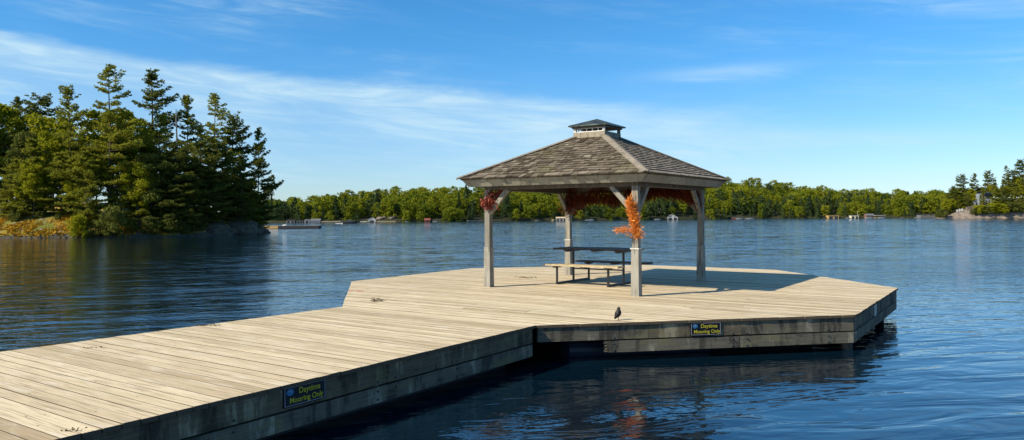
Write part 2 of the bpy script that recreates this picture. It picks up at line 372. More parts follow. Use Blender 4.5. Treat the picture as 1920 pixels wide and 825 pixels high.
def water_material():
    m, g_, out = mat('lake_surface')
    geo = g_.n('ShaderNodeNewGeometry'); p = geo.outputs['Position']
    r0 = g_.n('ShaderNodeVectorRotate', {'Vector': p, 'Angle': R(-14)}, rotation_type='Z_AXIS').outputs[0]
    r1 = g_.n('ShaderNodeVectorRotate', {'Vector': p, 'Angle': R(22)}, rotation_type='Z_AXIS').outputs[0]
    a = g_.noise(g_.mapping(r0, sc=(.75, 2.1, 1)), 1.0, 3, .5, dist=.5)
    b = g_.noise(g_.mapping(r1, loc=(7, 3, 0), sc=(2.4, 5.0, 1)), 1.0, 3, .55, dist=.4)
    c = g_.noise(g_.mapping(r0, loc=(3, 9, 0), sc=(9.0, 15.0, 1)), 1.0, 2, .5)
    swell = g_.noise(g_.mapping(r0, sc=(.16, .40, 1)), 1.0, 2, .5)
    # wind: calm in the lee of the platform (near the front), ruffled out on the lake
    sp = g_.n('ShaderNodeSeparateXYZ', {0: p})
    wind = g_.sstep(g_.m('SUBTRACT', sp.outputs[1], g_.m('MULTIPLY', sp.outputs[0], 0.75)), 4.0, 14.0)
    # long slicks and cat's paws lying across the lake
    pn = g_.noise(g_.mapping(p, sc=(.004, .030, 1)), 1.0, 4, .6)
    paws = g_.m('ADD', .70, g_.m('MULTIPLY', g_.sstep(pn, .38, .66), .60))
    lee = g_.m('ADD', .35, g_.m('MULTIPLY', g_.sstep(g_.m('ADD', sp.outputs[0], g_.m('MULTIPLY', sp.outputs[1], .33)), -9.0, 3.0), .65))   # wind shadow of the wooded point
    paws = g_.m('MULTIPLY', paws, lee)
    amp_s = g_.m('MULTIPLY', g_.m('ADD', .05, g_.m('MULTIPLY', wind, .95)), paws)
    h = g_.m('ADD', g_.m('MULTIPLY', a, .034), g_.m('MULTIPLY', swell, .075))
    h = g_.m('ADD', h, g_.m('MULTIPLY', g_.m('MULTIPLY', b, .025), amp_s))
    h = g_.m('ADD', h, g_.m('MULTIPLY', g_.m('MULTIPLY', c, .0055), amp_s))
    bump = g_.n('ShaderNodeBump', {'Height': h, 'Strength': 1.0, 'Distance': 1.0}).outputs[0]
    # chop finer than the bump can carry: the facets of the ruffled open lake
    nz = g_.n('ShaderNodeTexNoise', {'Vector': g_.mapping(r0, sc=(1.1, 2.6, 1)), 'Scale': 1.0, 'Detail': 2.0, 'Roughness': .6}).outputs['Color']
    nv = g_.n('ShaderNodeVectorMath', {0: nz, 1: (.5, .5, .5)}, operation='SUBTRACT').outputs[0]
    for sc_, wt_, lc_ in (((.45, 1.15, 1), .75, (5, 2, 0)), ((.14, .42, 1), .42, (1, 8, 0))):
        nz2 = g_.n('ShaderNodeTexNoise', {'Vector': g_.mapping(r0, loc=lc_, sc=sc_), 'Scale': 1.0, 'Detail': 3.0, 'Roughness': .55, 'Distortion': .3}).outputs['Color']
        nz2 = g_.n('ShaderNodeVectorMath', {0: nz2, 1: (.5, .5, .5)}, operation='SUBTRACT').outputs[0]
        nz2 = g_.n('ShaderNodeVectorMath', {0: nz2, 'Scale': wt_}, operation='SCALE').outputs[0]
        nv = g_.n('ShaderNodeVectorMath', {0: nv, 1: nz2}, operation='ADD').outputs[0]
    kk = g_.m('MULTIPLY', g_.m('MULTIPLY', g_.sstep(g_.m('SUBTRACT', sp.outputs[1], g_.m('MULTIPLY', sp.outputs[0], .75)), 8.0, 40.0), paws), .36)
    nv = g_.n('ShaderNodeVectorMath', {0: nv, 1: g_.xyz(kk, kk, 0.0)}, operation='MULTIPLY').outputs[0]
    bump = g_.n('ShaderNodeVectorMath', {0: g_.n('ShaderNodeVectorMath', {0: bump, 1: nv}, operation='ADD').outputs[0]}, operation='NORMALIZE').outputs[0]
    pr = g_.n('ShaderNodeBsdfPrincipled', {'Base Color': (.0018, .010, .019, 1), 'Roughness': .045, 'IOR': 1.6, 'Specular IOR Level': 1.0, 'Normal': bump})
    g_.t.links.new(pr.outputs[0], out.inputs[0]); return m
M['water'] = water_material()

# ------------------------------------------------------------------ water (one sheet to the horizon)
mb = MB(); mb.face([(-3000, -400, 0), (3000, -400, 0), (3000, 4500, 0), (-3000, 4500, 0)])
tag(part('lake_water', mb, M['water']), kind='structure')
# ------------------------------------------------------------------ the dock
AD = Vector((math.cos(R(55.3)), math.sin(R(55.3)))); BD = Vector((math.cos(BDIR), math.sin(BDIR)))
P = [None] + [gp(*q) for q in ((1004, 610), (1604.5, 590), (1683, 540), (1456, 506), (1205, 496.5), (884, 503), (660, 527.5), (642, 575))]
WLd = (gp(0, 660) - P[8]).normalized(); WRd = (gp(100, 825) - P[1]).normalized()
WALK = 15.0
wl_end = P[8] + WLd * WALK; wr_end = P[1] + WRd * WALK
dock = thing('dock', 'weathered wooden floating dock: long walkway leading to an eight sided platform', 'dock', (P[1].x, P[1].y, 0))
def clip(poly, n, d_, keep_ge):
    out = []
    for i in range(len(poly)):
        a, b = poly[i], poly[(i + 1) % len(poly)]; fa, fb = a.dot(n) - d_, b.dot(n) - d_
        if not keep_ge: fa, fb = -fa, -fb
        if fa >= 0: out.append(a)
        if fa * fb < 0: out.append(a + (b - a) * (fa / (fa - fb)))
    return out
octa = P[1:]
walk = [P[8], P[1], wr_end, wl_end]
PW, GAP = .142, .0095
mb = MB(); s0 = (P[8].dot(AD) + P[1].dot(AD)) / 2
def lay(poly, sa, sb, joints):
    n = int(round((sb - sa) / PW)); rn = random.Random(3 + joints)
    if n < 1: return
    for i in range(n):
        a, b = sa + i * PW, sa + (i + 1) * PW - GAP
        pc = sum(poly, Vector((0, 0))) / len(poly); kx = 1 + rn.uniform(0, .0022)
        q = clip(clip([pc + (v - pc) * kx for v in poly], AD, a, True), AD, b, False)
        if len(q) < 3: continue
        rs = [v.dot(BD) for v in q]; lo, hi = min(rs), max(rs); cuts = [lo - 1]
        if joints and hi - lo > 5:
            x = lo + rn.uniform(1.5, 4.9)
            while x < hi - .6: cuts.append(x); x += 4.88
        cuts.append(hi + 1)
        for c0, c1 in zip(cuts, cuts[1:]):
            qq = clip(clip(q, BD, c0 + .002, True), BD, c1 - .002, False)
            if len(qq) < 3: continue
            dz = rn.uniform(-.0022, .0022); t = min(max(rn.gauss(.52, .19) + (rn.choice((-.45, .4)) if rn.random() < .07 else 0), 0), 1)
            mb.prism([(v.x, v.y) for v in qq], DZ - .038, DZ + dz, 0, (t, (w_ := rn.random()), 1, 1), (t, w_, 0, 1))
smax = max(v.dot(AD) for v in octa)
lay(octa, s0, s0 + PW * math.ceil((smax - s0) / PW), 1)
smin = min(wl_end.dot(AD), wr_end.dot(AD))
lay(walk, s0 - PW * math.ceil((s0 - smin) / PW), s0, 0)
part('decking', mb, M['deck'], dock)

def inward(a, b, c):                                   # unit normal of a-b pointing to c
    d_ = (b - a).normalized(); n = Vector((-d_.y, d_.x))
    return n if (c - a).dot(n) > 0 else -n
CEN = sum((v for v in octa), Vector((0, 0))) / 8
rb = random.Random(11)
def board(a, b, z0, z1, cen, m='fascia', inset=.018, th=.055, name='fascia_board', ends=(0, 0), seg=0, ragged=False):
    d_ = (b - a); L = d_.length; d_.normalize(); n = inward(a, b, cen)
    a2 = a + d_ * ends[0] + n * (inset + th / 2); b2 = b - d_ * ends[1] + n * (inset + th / 2)
    L = (b2 - a2).length; o = (a2 + b2) / 2
    mb = MB(); zc = (z0 + z1) / 2; hz = (z1 - z0) / 2
    outn = -n; c = (rb.random(), rb.random(), 0, 1)
    q0 = a2 + outn * th / 2; q1 = b2 + outn * th / 2; i0 = a2 - outn * th / 2; i1 = b2 - outn * th / 2
    # outline in (s, z); the ragged end is eaten away by rot
    if ragged:
        pr = [(0, z1), (-.02, z1 - .03), (.035, z1 - .045), (.0, z1 - .07), (.05, z1 - .09), (.01, z1 - .115), (.055, z1 - .135), (.03, z0 + .012), (.06, z0)]
        pr = [(x + .0, z) for x, z in pr]
    else: pr = [(0, z1), (0, z0)]
    prof = pr + [(L, z0), (L, z1)]
    def P3(q, s, z): v = q + d_ * s; return (v.x, v.y, z)
    flip = d_.x * outn.y - d_.y * outn.x > 0
    f = [P3(q0, s, z) for s, z in prof]; bk = [P3(i0, s, z) for s, z in prof]; uv = [(s, z) for s, z in prof]
    # strips rather than one n-gon keep the ragged end clean
    if ragged:
        k = len(pr)
        for i in range(k - 1):
            (sa, za), (sb_, zb) = pr[i], pr[i + 1]
            q = [P3(q0, sa, za), P3(q0, sb_, zb), P3(q0, .3, zb), P3(q0, .3, za)]; u_ = [(sa, za), (sb_, zb), (.3, zb), (.3, za)]
            mb.face(q, 0, c, u_)
            q = [P3(q0, sa, za), P3(q0, sb_, zb), P3(i0, sb_, zb), P3(i0, sa, za)]; mb.face(q, 0, c, [(sa, za), (sb_, zb), (sb_, zb), (sa, za)])
        st = .3
    else: st = 0
    for qa, sgn in ((q0, 1), (i0, -1)):
        if qa is i0 or not ragged: mb.face([P3(qa, st * (sgn > 0), z1), P3(qa, st * (sgn > 0), z0), P3(qa, L, z0), P3(qa, L, z1)][::sgn], 0, c, [(st, z1), (st, z0), (L, z0), (L, z1)][::sgn])
        else: mb.face([P3(qa, st, z1), P3(qa, st, z0), P3(qa, L, z0), P3(qa, L, z1)], 0, c, [(st, z1), (st, z0), (L, z0), (L, z1)])
    mb.face([P3(q0, 0, z1), P3(q0, L, z1), P3(i0, L, z1), P3(i0, 0, z1)], 0, c, [(0, 0), (L, 0), (L, .05), (0, .05)])
    mb.face([P3(q0, .05 if ragged else 0, z0), P3(q0, L, z0), P3(i0, L, z0), P3(i0, .05 if ragged else 0, z0)], 0, c, [(0, 0), (L, 0), (L, .05), (0, .05)])
    mb.face([P3(q0, L, z0), P3(i0, L, z0), P3(i0, L, z1), P3(q0, L, z1)], 0, c, [(L, z0), (L + .05, z0), (L + .05, z1), (L, z1)])
    if not ragged: mb.face([P3(q0, 0, z0), P3(i0, 0, z0), P3(i0, 0, z1), P3(q0, 0, z1)], 0, c, [(0, z0), (.05, z0), (.05, z1), (0, z1)])
    return part(name, mb, M[m], dock)
def bolts(a, b, ss, zs, cen, inset=.018):
    d_ = (b - a).normalized(); n = inward(a, b, cen)
    for s in ss:
        for z in zs:
            q = a + d_ * s + n * inset; m_ = MB()
            m_.tube([(q.x, q.y, z), (q.x - n.x * .006, q.y - n.y * .006, z)], .014, 10)
            m_.tube([(q.x - n.x * .006, q.y - n.y * .006, z), (q.x - n.x * .02, q.y - n.y * .02, z)], .008, 6)
            part('bolt', m_, M['steel'], dock)
UT, UB, LT, LB_ = DZ - .042, .305, .285, .125
# front edge of the platform (upper board in three lengths, lower one starting 1.05 m in, its end rotted)
a, b = P[1], P[2]; Lf = (b - a).length; dF = (b - a).normalized()
cut = [0.03, Lf * .335, Lf * .625, Lf - .02]
for i in range(3): board(a + dF * (cut[i] + .002), a + dF * (cut[i + 1] - .002), UB, UT, CEN, 'fascia2' if i != 1 else 'fascia')
x0 = (gp(1136, 640, .29) - a).dot(dF)
board(a + dF * x0, a + dF * Lf * .62, LB_, LT, CEN, 'fascia2', ragged=True); board(a + dF * (Lf * .62 + .004), b - dF * .02, LB_, LT, CEN, 'fascia2')
bolts(a, b, (x0 + .12, Lf * .62 - .12, Lf * .62 + .10, Lf - .45), (UB + .03, LT - .035, LB_ + .03), CEN)
# the other edges
walkC = (P[1] + wl_end) / 2
for i, j in ((2, 3), (3, 4), (4, 5), (5, 6), (6, 7), (7, 8)):
    board(P[i], P[j], UB, UT, CEN, 'fascia' if i > 2 else 'fascia2', ends=(.02, .02)); board(P[i], P[j], LB_, LT, CEN, 'fascia2', ends=(.02, .02))
bolts(P[2], P[3], (.35, 1.6, 3.0, 4.2), (UB + .03, LB_ + .03), CEN)
# walkway sides
wr1 = P[1]; dW = WRd
segs = [0.05, 3.05, 5.45, 8.6, 12.0, WALK]
for s_, e_ in zip(segs, segs[1:]): board(wr1 + dW * (s_ + .002), wr1 + dW * (e_ - .002), UB, UT, walkC, 'fascia')
segs = [0.05, 4.3, 8.3, 12.0, WALK]
for s_, e_ in zip(segs, segs[1:]): board(wr1 + dW * (s_ + .002), wr1 + dW * (e_ - .002), LB_, LT, walkC, 'fascia2')
bolts(wr1, wr1 + dW * 5, (1.7, 2.75, 3.02, 4.72, 5.6), (UB + .035, LT - .04, LB_ + .035), walkC)
for z0, z1 in ((UB, UT), (LB_, LT)): board(P[8], wl_end, z0, z1, walkC, 'fascia2', ends=(.02, 0))
board(wr_end, wl_end, UB, UT, CEN, 'fascia2')
# a pale metal number plate on the right hand edge
d23 = (P[3] - P[2]).normalized(); n23 = inward(P[2], P[3], CEN)
pl_mb = MB(); q = P[2] + d23 * 1.93 + n23 * .012; pl_mb.box((q.x, q.y, .40), Vector((d23.x, d23.y, 0)) * .13, Vector((n23.x, n23.y, 0)) * .004, (0, 0, .095))
part('blank_plate', pl_mb, simple('weathered_plate', (.20, .22, .23), .5, .4, .2), dock)
# floats and piles below
def inset_poly(poly, k, c): return [c + (v - c) * k for v in poly]
mb = MB()
fo = [P[1] + (P[2] - P[1]) * .32 + inward(P[1], P[2], CEN) * .55, P[2] + (CEN - P[2]).normalized() * .75] + [v + (CEN - v).normalized() * .75 for v in P[3:8]] + [P[8] + (CEN - P[8]).normalized() * .9]
mb.prism([(v.x, v.y) for v in fo], -.35, .20); part('float', mb, M['float'], dock)
mb = MB(); nW = inward(P[1], wr_end, walkC)
qa, qb = P[1] + nW * .30 + dW * .3, wr_end + nW * .30; nL = inward(P[8], wl_end, walkC); qc, qd = wl_end + nL * .3, P[8] + nL * .3 + WLd * .3
mb.prism([(v.x, v.y) for v in (qa, qb, qc, qd)], -.35, .16); part('float', mb, M['float'], dock)
mb = MB(); q1 = P[1] + dF * .52 + inward(P[1], P[2], CEN) * .62; q2 = q1 + dF * 2.2
mb.tube([(q1.x, q1.y, .08), (q1.x + dF.x * .06, q1.y + dF.y * .06, .08), (q2.x, q2.y, .08)], [.15, .23, .23], 24); part('float_drum', mb, M['drum'], dock)
# joists
mb = MB()
for k in range(-5, 6):
    c0 = CEN + BD * k * .95
    ip = [v + (CEN - v).normalized() * .3 for v in octa]; cr_ = []
    for i_ in range(8):
        A_, B_ = ip[i_], ip[(i_ + 1) % 8]; fa, fb = (A_ - c0).dot(BD), (B_ - c0).dot(BD)
        if fa * fb < 0: cr_.append((A_ + (B_ - A_) * (fa / (fa - fb)) - c0).dot(AD))
    if len(cr_) > 1: mb.beam((*(c0 + AD * min(cr_)), DZ - .12), (*(c0 + AD * max(cr_)), DZ - .12), .05, .15)
for k in (-.9, 0, .9):
    c0 = (P[1] + P[8]) / 2 + BD * k; mb.beam((*c0, DZ - .12), (*(c0 + WRd * WALK), DZ - .12), .05, .15)
part('joists', mb, M['wetpile'], dock)
for q in (P[3] + (CEN - P[3]).normalized() * .34 + d23 * -.05, P[2] + (CEN - P[2]).normalized() * .16, P[4] + (CEN - P[4]).normalized() * .4, P[7] + (CEN - P[7]).normalized() * .4):
    m_ = MB(); m_.tube([(q.x, q.y, -.8), (q.x, q.y, UB - .01)], .085 if q is not None else .1, 12); part('pile', m_, M['wetpile'], dock)
# faded red paint letters on the boards at the left corner
def text_mesh(name, body, size, ext=.0, off=.0):
    cu = bpy.data.curves.new(name, 'FONT'); cu.body = body; cu.size = size; cu.extrude = ext; cu.offset = off; cu.align_x = 'CENTER'; cu.align_y = 'CENTER'; cu.space_line = 1.05
    o = bpy.data.objects.new(name, cu); COL.objects.link(o)
    bpy.context.view_layer.update(); dg = bpy.context.evaluated_depsgraph_get()
    me = bpy.data.meshes.new_from_object(o.evaluated_get(dg)); bpy.data.objects.remove(o); return me
me = text_mesh('paint_mark', 'R RI', .30); me.materials.append(M['redpaint'])
o = bpy.data.objects.new('paint_mark', me); COL.objects.link(o); o.parent = dock
q = gp(665, 546) + Vector((.02, 0)); o.location = (q.x - dock.location.x, q.y - dock.location.y, DZ + .004); o.rotation_euler = (0, 0, 0); o.scale = (.55, 1.1, 1)

# ------------------------------------------------------------------ mooring signs
def sign(a, d_, n, s, z, w, h, label):
    "n points into the dock; the sign is screwed to the fascia's outer face"
    q = a + d_ * s + n * (.018 - .008); ax = Vector((d_.x, d_.y, 0)); nn = Vector((n.x, n.y, 0))
    root = thing('mooring_sign', label, 'sign', (q.x, q.y, z), 'mooring signs')
    m_ = MB(); m_.box((q.x, q.y, z), ax * w / 2, nn * .007, (0, 0, h / 2)); part('panel', m_, M['navy'], root)
    f = Vector((q.x, q.y, z)) - nn * .0095; m_ = MB(); e = .0045
    for o_, hx, hz in (((0, h / 2 - .012), w / 2 - .010, e / 2), ((0, -h / 2 + .012), w / 2 - .010, e / 2), ((w / 2 - .012, 0), e / 2, h / 2 - .012 - e), ((-w / 2 + .012, 0), e / 2, h / 2 - .012 - e)):
        m_.box(f + ax * o_[0] + Vector((0, 0, o_[1])), ax * hx, nn * .0012, (0, 0, hz))
    part('border_line', m_, M['signline'], root)
    rotm = Matrix((( ax.x, 0, -nn.x), (ax.y, 0, -nn.y), (0, 1, 0))).to_4x4()
    for body, size, ox, oz in (('Daytime', h * .40, w * .10, h * .20), ('Mooring Only', h * .375, w * .03, -h * .21)):
        me = text_mesh('lettering', body, size, off=.0014); me.materials.append(M['yellow'])
        t = bpy.data.objects.new('lettering', me); COL.objects.link(t); t.parent = root
        t.matrix_basis = Matrix.Translation(f + ax * ox + Vector((0, 0, oz)) - nn * .0015 - root.location) @ rotm
    # oval emblem: a blue disc with a pale swirl
    m_ = MB(); ce = f + ax * (-w * .355) + Vector((0, 0, h * .22)) - nn * .001; rx, rz = w * .085, h * .165
    pts = [ce + ax * rx * math.cos(t) + Vector((0, 0, rz * math.sin(t))) for t in [k * math.pi / 12 for k in range(24)]]
    m_.face(pts); em = part('emblem', m_, M['emblem'], root)
    m_ = MB()
    for k in range(14):
        t0, t1 = 2.6 - k * .24, 2.6 - (k + 1) * .24; r0, r1 = 1 - k * .05, 1 - (k + 1) * .05
        A = ce - nn * .0015 + ax * rx * .62 * r0 * math.cos(t0) + Vector((0, 0, rz * .5 * r0 * math.sin(t0)))
        B = ce - nn * .0015 + ax * rx * .62 * r1 * math.cos(t1) + Vector((0, 0, rz * .5 * r1 * math.sin(t1)))
        m_.beam(A, B, .0015, h * .035)
    part('emblem_swirl', m_, M['signline'], em)
    return root
def along_edge(a, d_, n, u):                       # where the image column u meets the edge
    r_ = rp(u, 600)[0] / FPX; q = a + n * .01; return (r_ * q.y - q.x) / (d_.x - r_ * d_.y)
nF = inward(P[1], P[2], CEN)
sa, sb_ = along_edge(P[1], dF, nF, 1294.5), along_edge(P[1], dF, nF, 1351.5)
sign(P[1], dF, nF, (sa + sb_) / 2, at(1322, 616.5, P[1].y + dF.y * (sa + sb_) / 2).z, sb_ - sa, .187, 'navy sign with yellow lettering on the platform front edge, right of the bird')
sa, sb_ = along_edge(P[1], dW, nW, 530), along_edge(P[1], dW, nW, 609)
sm = (sa + sb_) / 2; 
sign(P[1] + dW * 0, -dW * 1.0, nW, -sm, at(569.5, 737, (P[1] + dW * sm).y).z, abs(sb_ - sa), .185, 'navy sign with yellow lettering on the shaded side of the walkway')

# ------------------------------------------------------------------ gazebo
Lp, Fp, Rp_, Bp = gp(916.5, 538.7), gp(1195.2, 556.5), gp(1316.5, 528.5), gp(1067.3, 515.5)
Lp += Vector((0, .09)); Fp += Vector((0, .10)); Rp_ += Vector((0, .09)); Bp += Vector((0, .09))
CG = (Lp + Fp + Rp_ + Bp) / 4
gz = thing('gazebo', 'open grey wooden gazebo with shingled hip roof and small cupola on four posts', 'gazebo', (CG.x, CG.y, DZ))
GA = R(57); ga = Vector((math.cos(GA), math.sin(GA), 0)); gb = Vector((-ga.y, ga.x, 0))
ZB = DZ + 2.19                                          # top of the ring beams
for q, zc, capped in ((Lp, .83, 0), (Fp, .86, 1), (Rp_, .80, 0), (Bp, .86, 1)):
    m_ = MB(); q3 = Vector((q.x, q.y, 0)); w = .060
    m_.box(q3 + Vector((0, 0, (DZ + zc - .02 + ZB - .17) / 2)), ga * w, gb * w, (0, 0, (ZB - .17 - DZ - zc + .02) / 2))
    post = bevel(part('post', m_, M['post'], gz), .006)
    m_ = MB(); t = [q3 + Vector((0, 0, DZ)) + ga * sx * .078 + gb * sy * .078 for sx, sy in ((-1, -1), (1, -1), (1, 1), (-1, 1))]
    u = [q3 + Vector((0, 0, DZ + zc)) + ga * sx * .071 + gb * sy * .071 for sx, sy in ((-1, -1), (1, -1), (1, 1), (-1, 1))]
    m_.face(t[::-1]); m_.face(u)
    for k in range(4): m_.face([t[k], t[(k + 1) % 4], u[(k + 1) % 4], u[k]])
    bevel(part('post_base', m_, M['postbase'], post), .006)
    if capped:
        m_ = MB(); m_.box(q3 + Vector((0, 0, DZ + zc + .012)), ga * .086, gb * .086, (0, 0, .012)); bevel(part('collar', m_, M['trim'], post), .004)
    else:
        m_ = MB(); m_.box(q3 + Vector((0, 0, DZ + zc + .006)), ga * .068, gb * .068, (0, 0, .0055)); part('collar', m_, M['post'], post)
cyc = [Lp, Fp, Rp_, Bp]
for i in range(4):
    a, b = cyc[i], cyc[(i + 1) % 4]; d_ = (b - a).normalized()
    m_ = MB(); m_.beam((*(a - d_ * (.062 if i % 2 else -.062 )), ZB - .085), (*(b + d_ * (.062 if i % 2 else -.062)), ZB - .085), .12, .17); bevel(part('ring_beam', m_, M['beamdark'], gz), .005)
    for q, sg in ((a, 1), (b, -1)):
        d3 = Vector((d_.x, d_.y, 0)) * sg; q3 = Vector((q.x, q.y, 0))
        p0 = q3 + d3 * .055 + Vector((0, 0, ZB - .17 - .47)); p1 = q3 + d3 * .50 + Vector((0, 0, ZB - .16)); pm = (p0 + p1) / 2 + (d3 * -.0 + Vector((0, 0, -.0)))
        m_ = MB(); m_.beam(p0 - (p1 - p0) * .02, p1, .075, .09); br = bevel(part('brace', m_, M['post'], gz), .005)
# roof
def ring(kL, kF, kR, kB, z, dz=(0, 0, 0, 0)):
    return [Vector((*(CG + (q - CG) * k), z + e)) for q, k, e in zip(cyc, (kL, kF, kR, kB), dz)]
Eo = ring(1.245, 1.195, 1.262, 1.20, DZ + 2.25)           # eave line (top of the roof boards)
Et = ring(.205, .205, .205, .205, DZ + 3.135)
m_ = MB()
for i in range(4):
    j = (i + 1) % 4; m_.face([Eo[i], Eo[j], Et[j], Et[i]])
    dn = Vector((0, 0, .03)); m_.face([Eo[j] - dn, Eo[i] - dn, Et[i] - dn, Et[j] - dn])
    m_.face([Eo[i] - dn, Eo[j] - dn, Eo[j], Eo[i]])
roof = part('roof', m_, M['beamdark'], gz)
rs = random.Random(5); m_ = MB(); NR = 17
for i in range(4):
    j = (i + 1) % 4; E0, E1, T0, T1 = Eo[i], Eo[j], Et[i], Et[j]
    nrm = (E1 - E0).cross(T0 - E0).normalized()
    if nrm.z < 0: nrm = -nrm
    out = (E0 + E1) / 2 - (T0 + T1) / 2; out.normalize()
    for r_ in range(NR):
        t0, t1 = r_ / NR, min((r_ + 1.35) / NR, 1.0)
        A0, A1 = E0.lerp(T0, t0), E1.lerp(T1, t0); B0, B1 = E0.lerp(T0, t1), E1.lerp(T1, t1)
        L = (A1 - A0).length; x = -rs.random() * .12
        while x < L:
            w = rs.uniform(.085, .18); xa, xb = max(x, 0) / L, min(x + w - .006, L) / L; x += w
            if xb - xa < .02 / L: continue
            # fixed across-slope direction: columns run straight up the slope
            ax = (A1 - A0).normalized(); up = (B0 - A0) - ax * (B0 - A0).dot(ax)
            lo0, lo1 = A0.lerp(A1, xa), A0.lerp(A1, xb); hi0, hi1 = lo0 + up, lo1 + up
            def inside(p, q):                            # trim against the hips
                f = (p - B0).dot(ax); g2 = (B1 - B0).length
                return B0 + ax * min(max(f, -.0), g2)
            hi0, hi1 = inside(hi0, 0), inside(hi1, 0)
            j0 = out * ((.05 if r_ == 0 else 0) + rs.uniform(-.018, .022) * (.35 if i == 1 else 1)); h1 = nrm * (rs.uniform(.028, .046) if i != 1 else rs.uniform(.032, .038)); h2 = nrm * .010; th = nrm * .022
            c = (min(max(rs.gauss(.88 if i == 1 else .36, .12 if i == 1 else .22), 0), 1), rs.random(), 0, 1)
            a0, a1, b1_, b0 = lo0 + j0 + h1, lo1 + j0 + h1 + nrm * rs.uniform(-.006, .006) * (0 if i == 1 else 1), hi1 + h2, hi0 + h2
            m_.face([a0, a1, b1_, b0], 0, c); m_.face([a0 - th, a1 - th, a1, a0], 0, (c[0] * .2, c[1], 0, 1))  # dark butts paint the shadow line under each course into the tone
            m_.face([a0 - th, a0, b0, b0 - h2], 0, c); m_.face([a1, a1 - th, b1_ - h2, b1_], 0, c)
            if r_ == 0: m_.face([a1 - th, a0 - th, b0 - h2, b1_ - h2], 0, c)
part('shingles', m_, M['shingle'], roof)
for i in range(4):                                        # hip boards, a pair on each hip
    A, B = Eo[i] + (Eo[i] - Et[i]).normalized() * .075, Et[i]; d_ = (B - A).normalized()
    m_ = MB(); c = (rs.random(), rs.random(), 0, 1)
    for k in (-1, 1):
        j = (i + k) % 4; e = (Eo[j] - Eo[i]).normalized(); s_ = (e - d_ * e.dot(d_)).normalized(); up = s_.cross(d_) ; up = up if up.z > 0 else -up
        o_ = (A + B) / 2 + s_ * .038 + up * .046
        m_.box(o_, (B - A) / 2, s_ * .041, up * .009, 0, c)
    part('hip_board', m_, M['hip'], roof)
# fascia boards, leaning in towards the bottom
Ei = ring(1.175, 1.13, 1.19, 1.14, DZ + 2.25 - .165); Eu = ring(1.232, 1.183, 1.249, 1.188, DZ + 2.25 - .03); 
for i in range(4):
    j = (i + 1) % 4; m_ = MB(); c3 = Vector((CG.x, CG.y, Eu[i].z)); o_ = ((Eu[i] + Eu[j]) / 2 - c3).normalized() * .028
    q = [Ei[i], Ei[j], Eu[j], Eu[i]]; k = [(Vector(p) - o_) for p in q]
    m_.face(q, 0); m_.face(k[::-1], 0)
    for a_ in range(4): m_.face([q[a_], k[a_], k[(a_ + 1) % 4], q[(a_ + 1) % 4]])
    part('fascia_board', m_, M['fasc_g'], roof)
# soffit strip between fascia and ring beam
# rafters under the roof
m_ = MB()
for i in range(4):
    j = (i + 1) % 4
    for k in range(1, 9):
        t = k / 9; A = Eu[i].lerp(Eu[j], t) - Vector((0, 0, .03)); B = Et[i].lerp(Et[j], t) - Vector((0, 0, .09)); m_.beam(A.lerp(B, .03), B, .04, .09)
part('rafters', m_, M['beamdark'], roof)
# cupola
def cring(k, z): return ring(k, k, k, k, DZ + z)
cup = MB(); a0, a1 = cring(.228, 3.04), cring(.223, 3.25); b0, b1 = cring(.195, 3.04), cring(.195, 3.25)
for i in range(4):
    j = (i + 1) % 4; cup.face([a0[i], a0[j], a1[j], a1[i]]); cup.face([b0[j], b0[i], b1[i], b1[j]]); cup.face([a1[i], a1[j], b1[j], b1[i]])
cupo = part('cupola', cup, M['curb'], gz)
for i in range(4):
    q = cring(.205, 0)[i]; m_ = MB(); m_.box(Vector((q.x, q.y, DZ + 3.295)), ga * .028, gb * .028, (0, 0, .055)); part('cupola_post', m_, M['trim'] if i in (0, 1) else M['post'], cupo)
m_ = MB(); h0, h1 = cring(.238, 3.335), cring(.238, 3.375); k0 = cring(.18, 3.335); k1 = cring(.18, 3.375)
for i in range(4):
    j = (i + 1) % 4; m_.face([h0[i], h0[j], h1[j], h1[i]]); m_.face([k0[j], k0[i], k1[i], k1[j]]); m_.face([h0[j], h0[i], k0[i], k0[j]]); m_.face([h1[i], h1[j], k1[j], k1[i]])
part('cupola_fascia', m_, M['beamdark'], cupo)
m_ = MB(); e0, e1 = cring(.272, 3.372), cring(.272, 3.392); ap = Vector((CG.x, CG.y, DZ + 3.555))
for i in range(4):
    j = (i + 1) % 4; m_.face([e0[i], e0[j], e1[j], e1[i]]); m_.face([e1[i], e1[j], ap]); m_.face([e0[j], e0[i], ap - Vector((0, 0, .03))])
    m_.tube([e1[i], ap + Vector((0, 0, .002))], .008, 5)
part('cupola_roof', m_, M['cap'], cupo)
for (i, j) in ((0, 1), (3, 0)):                           # white muntins in two of the openings
    m_ = MB(); q = cring(.205, 0); A, B = q[i], q[j]
    for z in (3.258, 3.33): m_.beam((A.x, A.y, DZ + z), (B.x, B.y, DZ + z), .02, .014)
    for k in range(1, 5):
        p_ = A.lerp(B, k / 5); m_.beam((p_.x, p_.y, DZ + 3.25), (p_.x, p_.y, DZ + 3.336), .018, .016, up=(1, 0, 0))
    part('vent_lattice', m_, M['white'], cupo)

